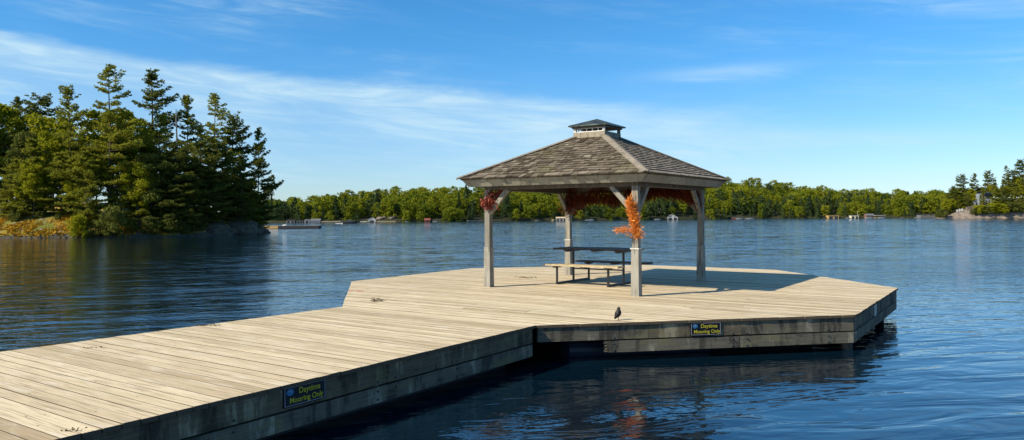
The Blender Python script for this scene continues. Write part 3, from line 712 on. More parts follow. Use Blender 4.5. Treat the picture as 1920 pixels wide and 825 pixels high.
# ------------------------------------------------------------------ dried garlands on the gazebo
def blades(mb_, centre, n, r, L, w, rr, bias=(0, 0, 0), mi=0, droop=0):
    c = Vector(centre)
    for _ in range(n):
        d_ = Vector((rr.gauss(0, 1), rr.gauss(0, 1), rr.gauss(0, 1))).normalized() + Vector(bias); d_.normalize()
        p_ = c + Vector((rr.gauss(0, r[0]), rr.gauss(0, r[1]), rr.gauss(0, r[2])))
        s_ = d_.cross(Vector((rr.random() - .5, rr.random() - .5, rr.random() - .5))).normalized() * w * rr.uniform(.5, 1.2)
        l_ = L * rr.uniform(.5, 1.3); m1 = p_ + d_ * l_ * .55; tip = p_ + d_ * l_ - Vector((0, 0, droop * l_))
        t = (rr.random(), 0, 0, 1)
        mb_.face([p_ - s_ * .3, m1 - s_, m1 + s_, p_ + s_ * .3], mi, t); mb_.face([m1 - s_, tip, m1 + s_], mi, t)
rr = random.Random(21)
# orange plume spiralling down the front post
m_ = MB(); F3 = Vector((Fp.x, Fp.y, 0)); fr = Vector((-.35, -.94, 0)) * .085
for k in range(46):
    t = k / 45; z = at(1190, 378 + 60 * t, Fp.y - .1).z; wv = Vector((-.10 + .13 * t, 0, 0)) * 1
    blades(m_, F3 + fr + wv + Vector((0, 0, z)), 24, (.030, .028, .03), .115, .0065, rr, (.0 if t > .8 else -.15, -.25, .9 if t < .75 else .3))
for k in range(22):                                       # the side sprig poking out to the left
    t = k / 21; p_ = at(1188 - 30 * t, 436 - 4 * math.sin(t * 3) - 2 * t, Fp.y - .12)
    blades(m_, p_, 12, (.02, .03, .022 + .02 * (1 - t)), .085, .005, rr, (-1.3, -.1, .25))
for k in range(16): blades(m_, at(1190 + k, 442 + rr.uniform(-4, 3), Fp.y - .1), 8, (.02, .03, .02), .09, .004, rr, (.5, -.2, -.3))
tag(part('dried_garland', m_, M['orange'], None, (Fp.x, Fp.y, DZ + 1.2)), 'bright orange dried grass plume tied round the front gazebo post', 'garland', 'dried garlands on the gazebo')
# rust coloured leaf bunch on the left post, climbing its brace
def leafy(mb_, p_, n, r, size, rr, mi=0):
    for _ in range(n):
        c = Vector(p_) + Vector((rr.gauss(0, r[0]), rr.gauss(0, r[1]), rr.gauss(0, r[2])))
        a_ = Vector((rr.gauss(0, 1), rr.gauss(0, 1), rr.gauss(0, 1))).normalized(); b_ = a_.cross(Vector((rr.random(), rr.random(), rr.random()))).normalized()
        s = size * rr.uniform(.6, 1.3); t = (rr.random(), 0, 0, 1)
        mb_.face([c - a_ * s, c + b_ * s * .6, c + a_ * s, c - b_ * s * .6], mi, t)
m_ = MB()
for _ in range(16): leafy(m_, at(914 + rr.gauss(0, 7.5), 379 + rr.gauss(0, 5.5), Lp.y - .12 + rr.gauss(0, .07)), 38, (.055, .05, .045), .030, rr)
for k in range(15):
    t = k / 14; leafy(m_, at(920 + 32 * t, 372 - 22 * t, Lp.y - .05 - .05 * t), 22, (.05, .05, .05), .027, rr)
for k in range(10): blades(m_, at(906 + 22 * rr.random(), 386 + rr.uniform(0, 4), Lp.y - .1), 5, (.03, .04, .02), .10, .005, rr, (0, 0, -1.2))
tag(part('dried_garland', m_, M['rust'], None, (Lp.x, Lp.y, DZ + 1.6)), 'rust red dried leaf bunch on the leftmost gazebo post', 'garland', 'dried garlands on the gazebo')
# bunch on the back post
m_ = MB()
for k in range(16):
    t = k / 15; leafy(m_, at(1062 + 18 * t + rr.gauss(0, 5), 398 - 42 * t + rr.gauss(0, 4), Bp.y - .15), 17, (.08, .07, .07), .032, rr)
for k in range(40): blades(m_, at(1058 + 30 * rr.random(), 362 + 36 * rr.random(), Bp.y - .12), 5, (.05, .05, .05), .15, .007, rr, (.1, 0, -.7))
for k in range(26): leafy(m_, at(1076 + rr.gauss(0, 4), 392 + rr.gauss(0, 5), Bp.y - .1), 4, (.05, .05, .05), .03, rr)
tag(part('dried_garland', m_, M['brownfringe'], None, (Bp.x, Bp.y, DZ + 1.6)), 'dark brown dried leaf bunch on the back gazebo post behind the picnic table', 'garland', 'dried garlands on the gazebo')
# fringe hanging from the back right beam, ending down the right post
m_ = MB(); B3, R3 = Vector((Bp.x, Bp.y, 0)), Vector((Rp_.x, Rp_.y, 0)); inn = Vector((-.55, -.80, 0)) * .12
for k in range(150):
    t = (k + .5) / 150; p_ = B3.lerp(R3, t) + inn; z = ZB - .13 - .05 * math.sin(t * 19) * math.sin(t * 7)
    dn = interp(t, ((0, .26), (.25, .24), (.45, .22), (.55, .10), (.8, .08), (.90, .16), (1, .42)))
    for q in range(5):
        blades(m_, (p_.x, p_.y, z - rr.random() * dn), 6, (.03, .05, .04), .17, .008, rr, (0, 0, -1.5))
for k in range(30): t = k / 29; leafy(m_, at(1281 + 24 * t, 352 + 24 * t, Rp_.y - .06), 16, (.06, .05, .055), .03, rr)
tag(part('dried_garland', m_, M['brownfringe'], None, (*((Bp + Rp_) / 2), ZB)), 'long dark red fringe hanging under the far roof beam as far as the right post', 'garland', 'dried garlands on the gazebo')

# ------------------------------------------------------------------ picnic table
TU = Vector((.866, -.5, 0)); TW = Vector((.5, .866, 0)); fA, fB = gp(1044.5, 533), gp(1140.5, 538.5)
TU = Vector((fB.x - fA.x, fB.y - fA.y, 0)).normalized(); TW = Vector((-TU.y, TU.x, 0))
TO = Vector(((fA.x + fB.x) / 2, (fA.y + fB.y) / 2, DZ + .003)); hs = (fB - fA).length / 2
pt = thing('picnic_table', 'picnic table with dark top, sunlit pale near bench and black steel frame', 'table', TO + TW * .68)
def P_(u, w, z): return TO + TU * u + TW * w + Vector((0, 0, z))
for sgn in (-1, 1):
    m_ = MB(); u = sgn * hs; s = .045
    m_.beam(P_(u, -.02, .0225), P_(u, 1.42, .0225), s, s); m_.beam(P_(u, 0, .045), P_(u, 0, .36), s, s, up=(1, 0, 0)); m_.beam(P_(u, 1.40, .045), P_(u, 1.40, .36), s, s, up=(1, 0, 0))
    m_.beam(P_(u, .70, .045), P_(u, .70, .68), s * 1.05, s * 1.05, up=(1, 0, 0))
    m_.beam(P_(u, .38, .70), P_(u, 1.02, .70), s, .04)
    m_.beam(P_(u, -.13, .38), P_(u, .13, .38), s, .04); m_.beam(P_(u, 1.27, .38), P_(u, 1.53, .38), s, .04)
    part('steel_frame', m_, M['metal'], pt)
m_ = MB(); m_.beam(P_(-hs, .70, .30), P_(hs, .70, .30), .03, .03); part('cross_bar', m_, M['metal'], pt)
def slab(name, w0, w1, z, u0, u1, mt, nb, th=.038):
    m_ = MB(); w = (w1 - w0) / nb
    for k in range(nb): m_.box(P_((u0 + u1) / 2, w0 + w * (k + .5), z - th / 2), TU * (u1 - u0) / 2, TW * (w / 2 - .004), (0, 0, th / 2), 0, (rr.random(), rr.random(), 0, 1))
    return bevel(part(name, m_, mt, pt), .004)
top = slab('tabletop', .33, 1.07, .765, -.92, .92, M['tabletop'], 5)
b1o = slab('bench_seat', -.14, .14, .438, -.90, .90, M['bench'], 2); b1o['label'] = 'pale near bench board'
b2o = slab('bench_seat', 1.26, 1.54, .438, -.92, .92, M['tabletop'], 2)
for o_, w0, w1, z in ((top, .36, 1.04, .727), (b1o, -.12, .12, .40), (b2o, 1.28, 1.52, .40)):
    for u in (-hs - .06, 0.0, hs - .06):
        m_ = MB(); m_.box(P_(u + .06, (w0 + w1) / 2, z - .015), TU * .045, TW * (w1 - w0) / 2, (0, 0, .014)); part('batten', m_, M['tabletop'], o_)

# ------------------------------------------------------------------ the black bird
bp = gp(1159, 600.5); m_ = MB()
bx = Vector((1, 0.12, 0)).normalized()
def BQ(x, z, y=0): return Vector((bp.x, bp.y, DZ)) + bx * x + Vector((0, y, z))
spine = [(-.050, .018, .004, .010), (-.046, .028, .010, .012), (-.036, .045, .016, .016), (-.022, .065, .026, .026), (-.006, .088, .034, .034), (.004, .110, .034, .034), (.008, .128, .028, .029), (.007, .142, .021, .022), (.006, .152, .019, .019), (.009, .163, .020, .019), (.015, .171, .017, .016), (.022, .174, .010, .010), (.027, .1735, .005, .006), (.045, .170, .001, .0015)]
rg_ = []
for i, (x, z, ra_, rb_) in enumerate(spine):
    (xa, za, *_), (xb, zb_, *_) = spine[max(i - 1, 0)], spine[min(i + 1, len(spine) - 1)]; t_ = Vector((xb - xa, 0, zb_ - za)).normalized(); nn_ = bx * -t_.z + Vector((0, 0, t_.x)); sd = nn_.cross(bx * t_.x + Vector((0, 0, t_.z)))
    rg_.append([BQ(x, z) + nn_ * math.cos(k * math.pi / 8) * ra_ * 1.32 + sd * math.sin(k * math.pi / 8) * rb_ * 1.25 for k in range(16)])
for A_, B_ in zip(rg_, rg_[1:]):
    for k in range(16): m_.face([A_[k], A_[(k + 1) % 16], B_[(k + 1) % 16], B_[k]])
m_.face(rg_[0][::-1]); m_.face(rg_[-1])
for sy in (-.012, .012):
    m_.tube([BQ(.000, .065, sy), BQ(.004, .045, sy)], [.011, .005], 8); m_.tube([BQ(.004, .047, sy), BQ(.002, .022, sy), BQ(.006, .003, sy)], [.0035, .0028, .003], 6)
    for an in (-.5, 0, .5): m_.tube([BQ(.006, .003, sy), BQ(.006 + .022 * math.cos(an), .002, sy + .022 * math.sin(an))], [.0026, .0014], 5)
    m_.tube([BQ(.006, .003, sy), BQ(-.012, .002, sy)], [.0026, .0014], 5)
bm, bg_, bo = mat('glossy_black_plumage'); bt = bg_.n('ShaderNodeTexCoord').outputs['Object']; bn = bg_.noise(bt, 45, 4, .6)
finish(bg_, bo, bg_.mix(bg_.sstep(bn, .4, .65), (.004, .004, .005), (.016, .013, .012)), .5, .3, bn, .4, .003)
bird = part('bird', m_, bm, None, (bp.x, bp.y, DZ), smooth=True, merge=True)
tag(bird, 'small black bird standing upright near the front edge of the dock', 'bird')
for sy in (-1, 1):
    m_ = MB(); w_ = [BQ(.010, .125, sy * .024), BQ(-.004, .105, sy * .034), BQ(-.022, .075, sy * .028), BQ(-.044, .040, sy * .014), BQ(-.052, .022, sy * .008)]
    m_.tube(w_, [.008, .012, .011, .007, .002], 8)
    part('wing', m_, bm, bird, smooth=True, merge=True)
m_ = MB(); e_ = BQ(.0155, .1715, -.0145); m_.tube([e_, e_ + Vector((0, -.0025, 0))], .0028, 8); part('eye', m_, M['signline'], bird)

# ------------------------------------------------------------------ litter on the boards
def litter(u, v, n, sx, sy, size, label, tall=.012):
    c = gp(u, v); m_ = MB(); r_ = random.Random(int(u))
    for _ in range(n):
        p_ = Vector((c.x + r_.gauss(0, sx), c.y + r_.gauss(0, sy), DZ + .004 + abs(r_.gauss(0, tall)))); a_ = r_.uniform(0, 6.28); l_ = size * r_.uniform(.4, 1.3)
        d_ = Vector((math.cos(a_), math.sin(a_), r_.uniform(-.05, .3))) * l_; m_.tube([p_, p_ + d_ * .5 + Vector((0, 0, .004)), p_ + d_], [.003, .0045, .001], 4)
    tag(part('leaf_litter', m_, M['litter'], None, (c.x, c.y, DZ)), label, 'leaf litter', 'scraps lying on the boards')
litter(708, 565.5, 60, .05, .05, .05, 'dark little clump of dead leaves near the left corner of the platform', .02)
litter(388, 611, 40, .08, .025, .04, 'black crumbs of dead leaves by the far edge of the walkway', .008)
litter(180, 653.5, 12, .06, .02, .025, 'thin brown scraps by the far edge of the walkway, nearest the left side', .004)
litter(984, 521, 34, .14, .08, .06, 'dry brown twigs on the boards between the left post and the picnic table', .006)
litter(139, 808, 14, .05, .015, .025, 'dark crumbs by the near edge of the walkway at the bottom left', .008)
# ------------------------------------------------------------------ vegetation meshes (numpy: many small leaf faces)
def leaf_mesh(name, verts, faces_quads, tones, mats, mi=None, extra=None):
    me = bpy.data.meshes.new(name); V = np.asarray(verts, dtype=np.float32).reshape(-1, 3); n = len(V) // 4
    nf = n; me.vertices.add(len(V)); me.vertices.foreach_set('co', V.ravel())
    me.loops.add(n * 4); me.loops.foreach_set('vertex_index', np.arange(n * 4, dtype=np.int32))
    me.polygons.add(n); me.polygons.foreach_set('loop_start', np.arange(0, n * 4, 4, dtype=np.int32))
    try: me.polygons.foreach_set('loop_total', np.full(n, 4, dtype=np.int32))
    except Exception: pass
    for m in mats: me.materials.append(m)
    if mi is not None: me.polygons.foreach_set('material_index', np.asarray(mi, dtype=np.int32))
    ca = me.color_attributes.new('tone', 'FLOAT_COLOR', 'CORNER'); c = np.zeros((n * 4, 4), dtype=np.float32)
    c[:, 0] = np.repeat(np.asarray(tones), 4); c[:, 1] = .5; c[:, 3] = 1; ca.data.foreach_set('color', c.ravel())
    me.update(calc_edges=True); me.validate(); return me
def unit(a): return a / np.maximum(np.linalg.norm(a, axis=1, keepdims=True), 1e-9)
def quads(cen, size, rg, flat=0.0, nrm=None, aspect=.6):
    "leaf quads (diamonds) at cen; flat pulls the leaf planes towards nrm"
    n = len(cen); d = unit(rg.normal(size=(n, 3)))
    if nrm is not None: d = unit(d * (1 - flat) + nrm * flat)
    t = unit(np.cross(d, rg.normal(size=(n, 3)))); b = np.cross(d, t); s = (size * rg.uniform(.6, 1.35, n))[:, None]
    return np.stack([cen - t * s, cen - b * s * aspect, cen + t * s, cen + b * s * aspect], axis=1).reshape(-1, 3)

def broadleaf(name, h, r, n, leaf, seed, mat_, trunk_h=.25, lobes=14, irregular=.4):
    "crown mesh of a broadleaved tree, base at z=0"
    rg = np.random.default_rng(seed); L = []
    for k in range(lobes * 2):
        a = k * 2.4 + rg.normal(0, .35); zz_ = trunk_h + .10 + (.84 - trunk_h) * ((k + rg.uniform(-.3, .9)) / (lobes * 2)); e = math.sqrt(max(1 - ((zz_ - .5) / .52) ** 2, .04))
        rad = r * e * rg.uniform(.35, .86); L.append((np.array([rad * math.cos(a), rad * math.sin(a), zz_ * h]), r * rg.uniform(.20, .38) * (.6 + .4 * e)))
    L.append((np.array([0, 0, h * .88]), r * .30)); L.append((np.array([0, 0, h * .66]), r * .5)); L.append((np.array([0, 0, h * .45]), r * .5))
    per = n // len(L); C = []; N = []; T = []
    for c, rr_ in L:
        d = unit(rg.normal(size=(per, 3))); d[:, 2] = d[:, 2] * .8 + .12; rad = rr_ * rg.uniform(.30, 1.25, per) ** .7
        C.append(c + d * rad[:, None] * np.array([1, 1, .82])); N.append(d); T.append(np.clip(rg.normal(.5, .2, per) + rg.normal(0, .14), 0, 1))
    C = np.concatenate(C); N = np.concatenate(N); T = np.concatenate(T)
    return leaf_mesh(name, quads(C, leaf, rg, .45, N), None, T, [mat_])

def conifer_far(name, h, r, n, leaf, seed, mat_):
    rg = np.random.default_rng(seed); t = rg.uniform(.06, 1, n) ** .9; lay = np.floor(t * 9) / 9; fr = t * 9 % 1
    rad = r * (1 - t) ** .8 * (1.15 - .5 * fr) * rg.uniform(.45, 1, n) + .05; a = rg.uniform(0, 2 * math.pi, n)
    w = 1 + .25 * np.sin(a * 3 + lay * 20); C = np.stack([rad * w * np.cos(a), rad * w * np.sin(a), t * h], 1)
    N = unit(np.stack([np.cos(a), np.sin(a), np.full(n, .8)], 1))
    return leaf_mesh(name, quads(C, leaf, rg, .5, N), None, np.clip(rg.normal(.5, .22, n), 0, 1), [mat_])

def pine(name, h, r, seed, mat_, base=.22, gap=.62, lean=0., wind=.25, dens=1.0, top=.35, blade=.26, shape=.75, sparse=.12):
    """white pine: whorls of long up-swept limbs carrying flat plates of needle tufts.
    returns (crown mesh, trunk mesh)"""
    rg = np.random.default_rng(seed); tr = MB()
    def axis(z): t = z / h; return np.array([lean * h * t * t + .10 * math.sin(z * .5 + seed), .08 * math.cos(z * .4 + seed * 2), z])
    zs = np.linspace(0, h, 12); R0 = .011 * h + .03
    tr.tube([axis(z) for z in zs], [max(R0 * (1 - z / h) ** .85, .012) for z in zs], 8)
    C = []; D = []; T = []
    z = base * h; k = 0
    while z < h * .985:
        t = (z - base * h) / (h * (1 - base)); prof = ((1 - t) ** shape * (.62 + .38 * min(t / .2, 1)) * r + top * 1.5 * (1 - t * .75)) * 1.12
        nb = 4; ph = rg.uniform(0, 6.28)
        big = rg.uniform(.65, 1.12)
        for b in range(nb):
            if rg.random() < sparse: continue
            a = ph + b * 2 * math.pi / nb + rg.normal(0, .25); L = prof * big * rg.uniform(.55, 1.18) * (1 + wind * math.cos(a))
            if L < .18: continue
            o = axis(z + rg.normal(0, .12)); el0 = rg.normal(.02, .10) + .42 * t ** 2; d = np.array([math.cos(a), math.sin(a), 0])
            m = max(int(L / .35), 3); ss = np.linspace(0, 1, m + 1)
            line = [o + d * L * s_ * math.cos(el0) + np.array([0, 0, L * (math.sin(el0) * s_ + .15 * s_ ** 2 - .10 * s_ * (1 - s_))]) for s_ in ss]
            tr.tube(line, [max(.008 * L * (1 - s_ * .85) + .005, .005) for s_ in ss], 4, cap=False)
            side = np.array([-d[1], d[0], 0])
            for i, s_ in enumerate(ss):
                if s_ < .22 and L > 1: continue
                lat = (.50 * L * (1 - s_) ** .7 * (.4 + .6 * min(s_ / .4, 1)) + .16)
                for sg in (-1, 0, 1):
                    q = 0.0; lim = lat * rg.uniform(.6, 1.15) if sg else .01
                    while q <= lim:
                        if rg.random() < dens * (.9 if t < .8 else .62):
                            p = line[i] + side * sg * q + d * (q * .55 + rg.normal(0, .05)) + np.array([0, 0, .05 + q * .10 + rg.normal(0, .03)])
                            C.append(p); D.append(unit((d * .7 + side * sg * .6 + np.array([0, 0, .45]))[None])[0]); T.append(rg.normal(.45 + .25 * s_, .13))
                        q += .27
        z += gap * rg.uniform(.6, 1.35) * (1.0 if t < .75 else .85); k += 1
    C = np.array(C); D = np.array(D); T = np.array(T); nb = 10
    n = len(C); Cr = np.repeat(C, nb, 0) + rg.normal(0, .075, (n * nb, 3)) * np.array([1, 1, .55]); Dr = unit(np.repeat(D, nb, 0) + rg.normal(0, .75, (n * nb, 3)) * np.array([1, 1, .55]))
    s = unit(np.cross(Dr, rg.normal(size=(n * nb, 3)))); l = (blade * rg.uniform(.7, 1.4, n * nb))[:, None]; w = l * .20
    V = np.stack([Cr - s * w * .5, Cr + Dr * l * .6 - s * w, Cr + Dr * l, Cr + Dr * l * .6 + s * w], 1).reshape(-1, 3)
    me = leaf_mesh(name + '_crown', V, None, np.clip(np.repeat(T, nb) + rg.normal(0, .1, n * nb), 0, 1), [mat_])
    return me, tr.mesh(name + '_trunk', [M['bark']])

def tree(name, crown, trunk, loc, rz, sc, label, cat, group, sxy=None):
    t = thing(name, label, cat, loc, group); t.rotation_euler = (0, 0, rz); t.scale = (sxy or sc, sxy or sc, sc)
    c = bpy.data.objects.new('crown', crown); COL.objects.link(c); c.parent = t
    if trunk: k = bpy.data.objects.new('trunk', trunk); COL.objects.link(k); k.parent = t
    return t
def limbs(name, h, r, seed, th=.3, n=7):
    rg = random.Random(seed); m_ = MB(); R0 = .014 * h + .03
    m_.tube([(0, 0, 0), (.03 * h * rg.uniform(-1, 1), .02 * h, h * .35), (0, 0, h * .85)], [R0, R0 * .7, R0 * .15], 8)
    for _ in range(n):
        a = rg.uniform(0, 6.28); z = h * rg.uniform(th * .8, .65); d = Vector((math.cos(a), math.sin(a), 0)); m_.tube([(0, 0, z), tuple(d * r * .35 + Vector((0, 0, z + .12 * h))), tuple(d * r * .75 + Vector((0, 0, z + .24 * h)))], [R0 * .4, R0 * .25, R0 * .08], 5, cap=False)
    return m_.mesh(name, [M['bark']])

# ------------------------------------------------------------------ the wooded point on the left
ISH = [(-420, 449), (-200, 448), (0, 447), (60, 446.5), (110, 446), (150, 445.5), (240, 444.5), (330, 443), (400, 441), (440, 440), (475, 438.5), (489, 437)]
shore = [gp(u, v, 0) for u, v in ISH]
tip = shore[-1]
shore += [tip + Vector((.4, 2.5)), tip + Vector((-.6, 6)), tip + Vector((-4, 14)), tip + Vector((-14, 26)), tip + Vector((-30, 36))]
back = Vector((-75, 112))
def isl_h(u):                                              # height of the ground a little way inland, by image column
    return interp(u, ((-400, 2.4), (0, 1.7), (60, 1.9), (110, 2.2), (200, 1.8), (300, 1.4), (380, 1.6), (420, 2.6), (460, 2.4), (489, .9)))
pts = []
for a, b in zip(shore, shore[1:]):
    k = max(int((b - a).length / 1.0), 1)
    for i in range(k): pts.append(a.lerp(b, i / k))
pts.append(shore[-1]); n = len(pts); NR_ = 16; V = []
dist = [0, .25, .6, 1.1, 1.8, 2.6, 3.6, 5, 7, 9.5, 13, 17, 22, 28, 36, 45]
for i, p_ in enumerate(pts):
    u = 960 + FPX * p_.x / p_.y; dirn = (back - p_).normalized(); hh = isl_h(u) if i < n * .75 else 1.6
    for j, d_ in enumerate(dist):
        q = p_ + dirn * d_; nz = noise.noise(Vector((q.x * .35, q.y * .35, 0))); nz2 = noise.noise(Vector((q.x * 1.3, q.y * 1.3, 3)))
        z = -.25 + (hh + .5) * (1 - math.exp(-d_ / 2.6)) + d_ * .035 + (nz * .55 + nz2 * .28) * min(d_ / 1.5, 1)
        V.append((q.x + nz2 * .4 * (j > 0), q.y + nz * .3, z if j else -.6))
Fs = [(i * NR_ + j, (i + 1) * NR_ + j, (i + 1) * NR_ + j + 1, i * NR_ + j + 1) for i in range(n - 1) for j in range(NR_ - 1)]
m_ = MB(); m_.add(V, Fs, 0); m_.mi = [1 if (f % (NR_ - 1)) < 2 or (f // (NR_ - 1)) > n * .60 else 0 for f in range(len(Fs))]
o = part('wooded_point_ground', m_, [M['ground'], M['rockd']], None, smooth=True); tag(o, kind='structure')
def ground_z(x, y):
    best = None; p_ = Vector((x, y)); bd, bi = 1e9, 0
    for i, q in enumerate(pts):
        e = (q - p_).length
        if e < bd: bd, bi = e, i
    u = 960 + FPX * pts[bi].x / pts[bi].y; hh = isl_h(u) if bi < n * .75 else 1.6
    nz = noise.noise(Vector((x * .35, y * .35, 0)))
    return -.25 + (hh + .5) * (1 - math.exp(-bd / 2.6)) + bd * .035 + nz * .5 * min(bd / 1.5, 1)

PV = [pine('white_pine', 18, 3.9, 3, M['pine'], .24, .66, wind=.12, sparse=.16, shape=.62), pine('white_pine', 17, 3.3, 8, M['pine'], .14, .58, lean=-.03, wind=.3, shape=.7),
      pine('white_pine', 15, 3.2, 15, M['pine2'], .14, .58, wind=.3, sparse=.1), pine('white_pine', 10, 2.5, 23, M['pine'], .08, .50, wind=.1, sparse=.06, dens=1.1),
      pine('white_pine', 14, 3.4, 31, M['pine2'], .10, .55, wind=.4, shape=.6, sparse=.14), pine('dark_spruce', 9, 1.9, 40, M['pine2'], .03, .42, wind=.05, sparse=.03, dens=1.1, blade=.23)]
PH = [18, 17, 15, 10, 14, 9]
BL = [(broadleaf('maple_crown', 12, 3.4, 12000, .14, 5, M['maple']), limbs('maple_trunk', 12, 3.2, 5), 12), (broadleaf('maple_crown', 11, 2.9, 11000, .14, 6, M['maple'], lobes=18), limbs('maple_trunk', 11, 2.6, 6), 11),
      (broadleaf('oak_crown', 10, 2.9, 10000, .14, 9, M['maple2'], lobes=16), limbs('oak_trunk', 10, 2.9, 9), 10)]
BU = [(broadleaf('bush_leaves', 3.0, 1.35, 3600, .085, 12, M['maple2'], trunk_h=0, lobes=16), 3.0), (broadleaf('bush_leaves', 2.6, 1.2, 3200, .085, 13, M['maple'], trunk_h=0, lobes=14), 2.6)]
used = {}
def place_tree(kind, vi, u, vtop, Y, label, group, wide=1.0, rz=None):
    x = at(u, vtop, Y).x; gz_ = ground_z(x, Y) - .15; h = at(u, vtop, Y).z - gz_
    if kind == 'p': cr, tk = PV[vi]; s = h / PH[vi]; nm, cat = ('dark_spruce', 'spruce tree') if vi == 5 else ('white_pine', 'pine tree')
    elif kind == 'b': cr, tk, hh = BL[vi]; s = h / (hh * 1.0); nm, cat = 'broadleaf_tree', 'broadleaved tree'
    else: cr, hh = BU[vi]; tk = None; s = h / hh; nm, cat = 'bush', 'bush'
    return tree(nm, cr, tk, (x, Y, gz_), rnd.uniform(0, 6.28) if rz is None else rz, s, label, cat, group, s * wide)
GI = 'pines on the wooded point'; GB = 'broadleaved trees on the wooded point'; GU = 'bushes along the point\'s shore'
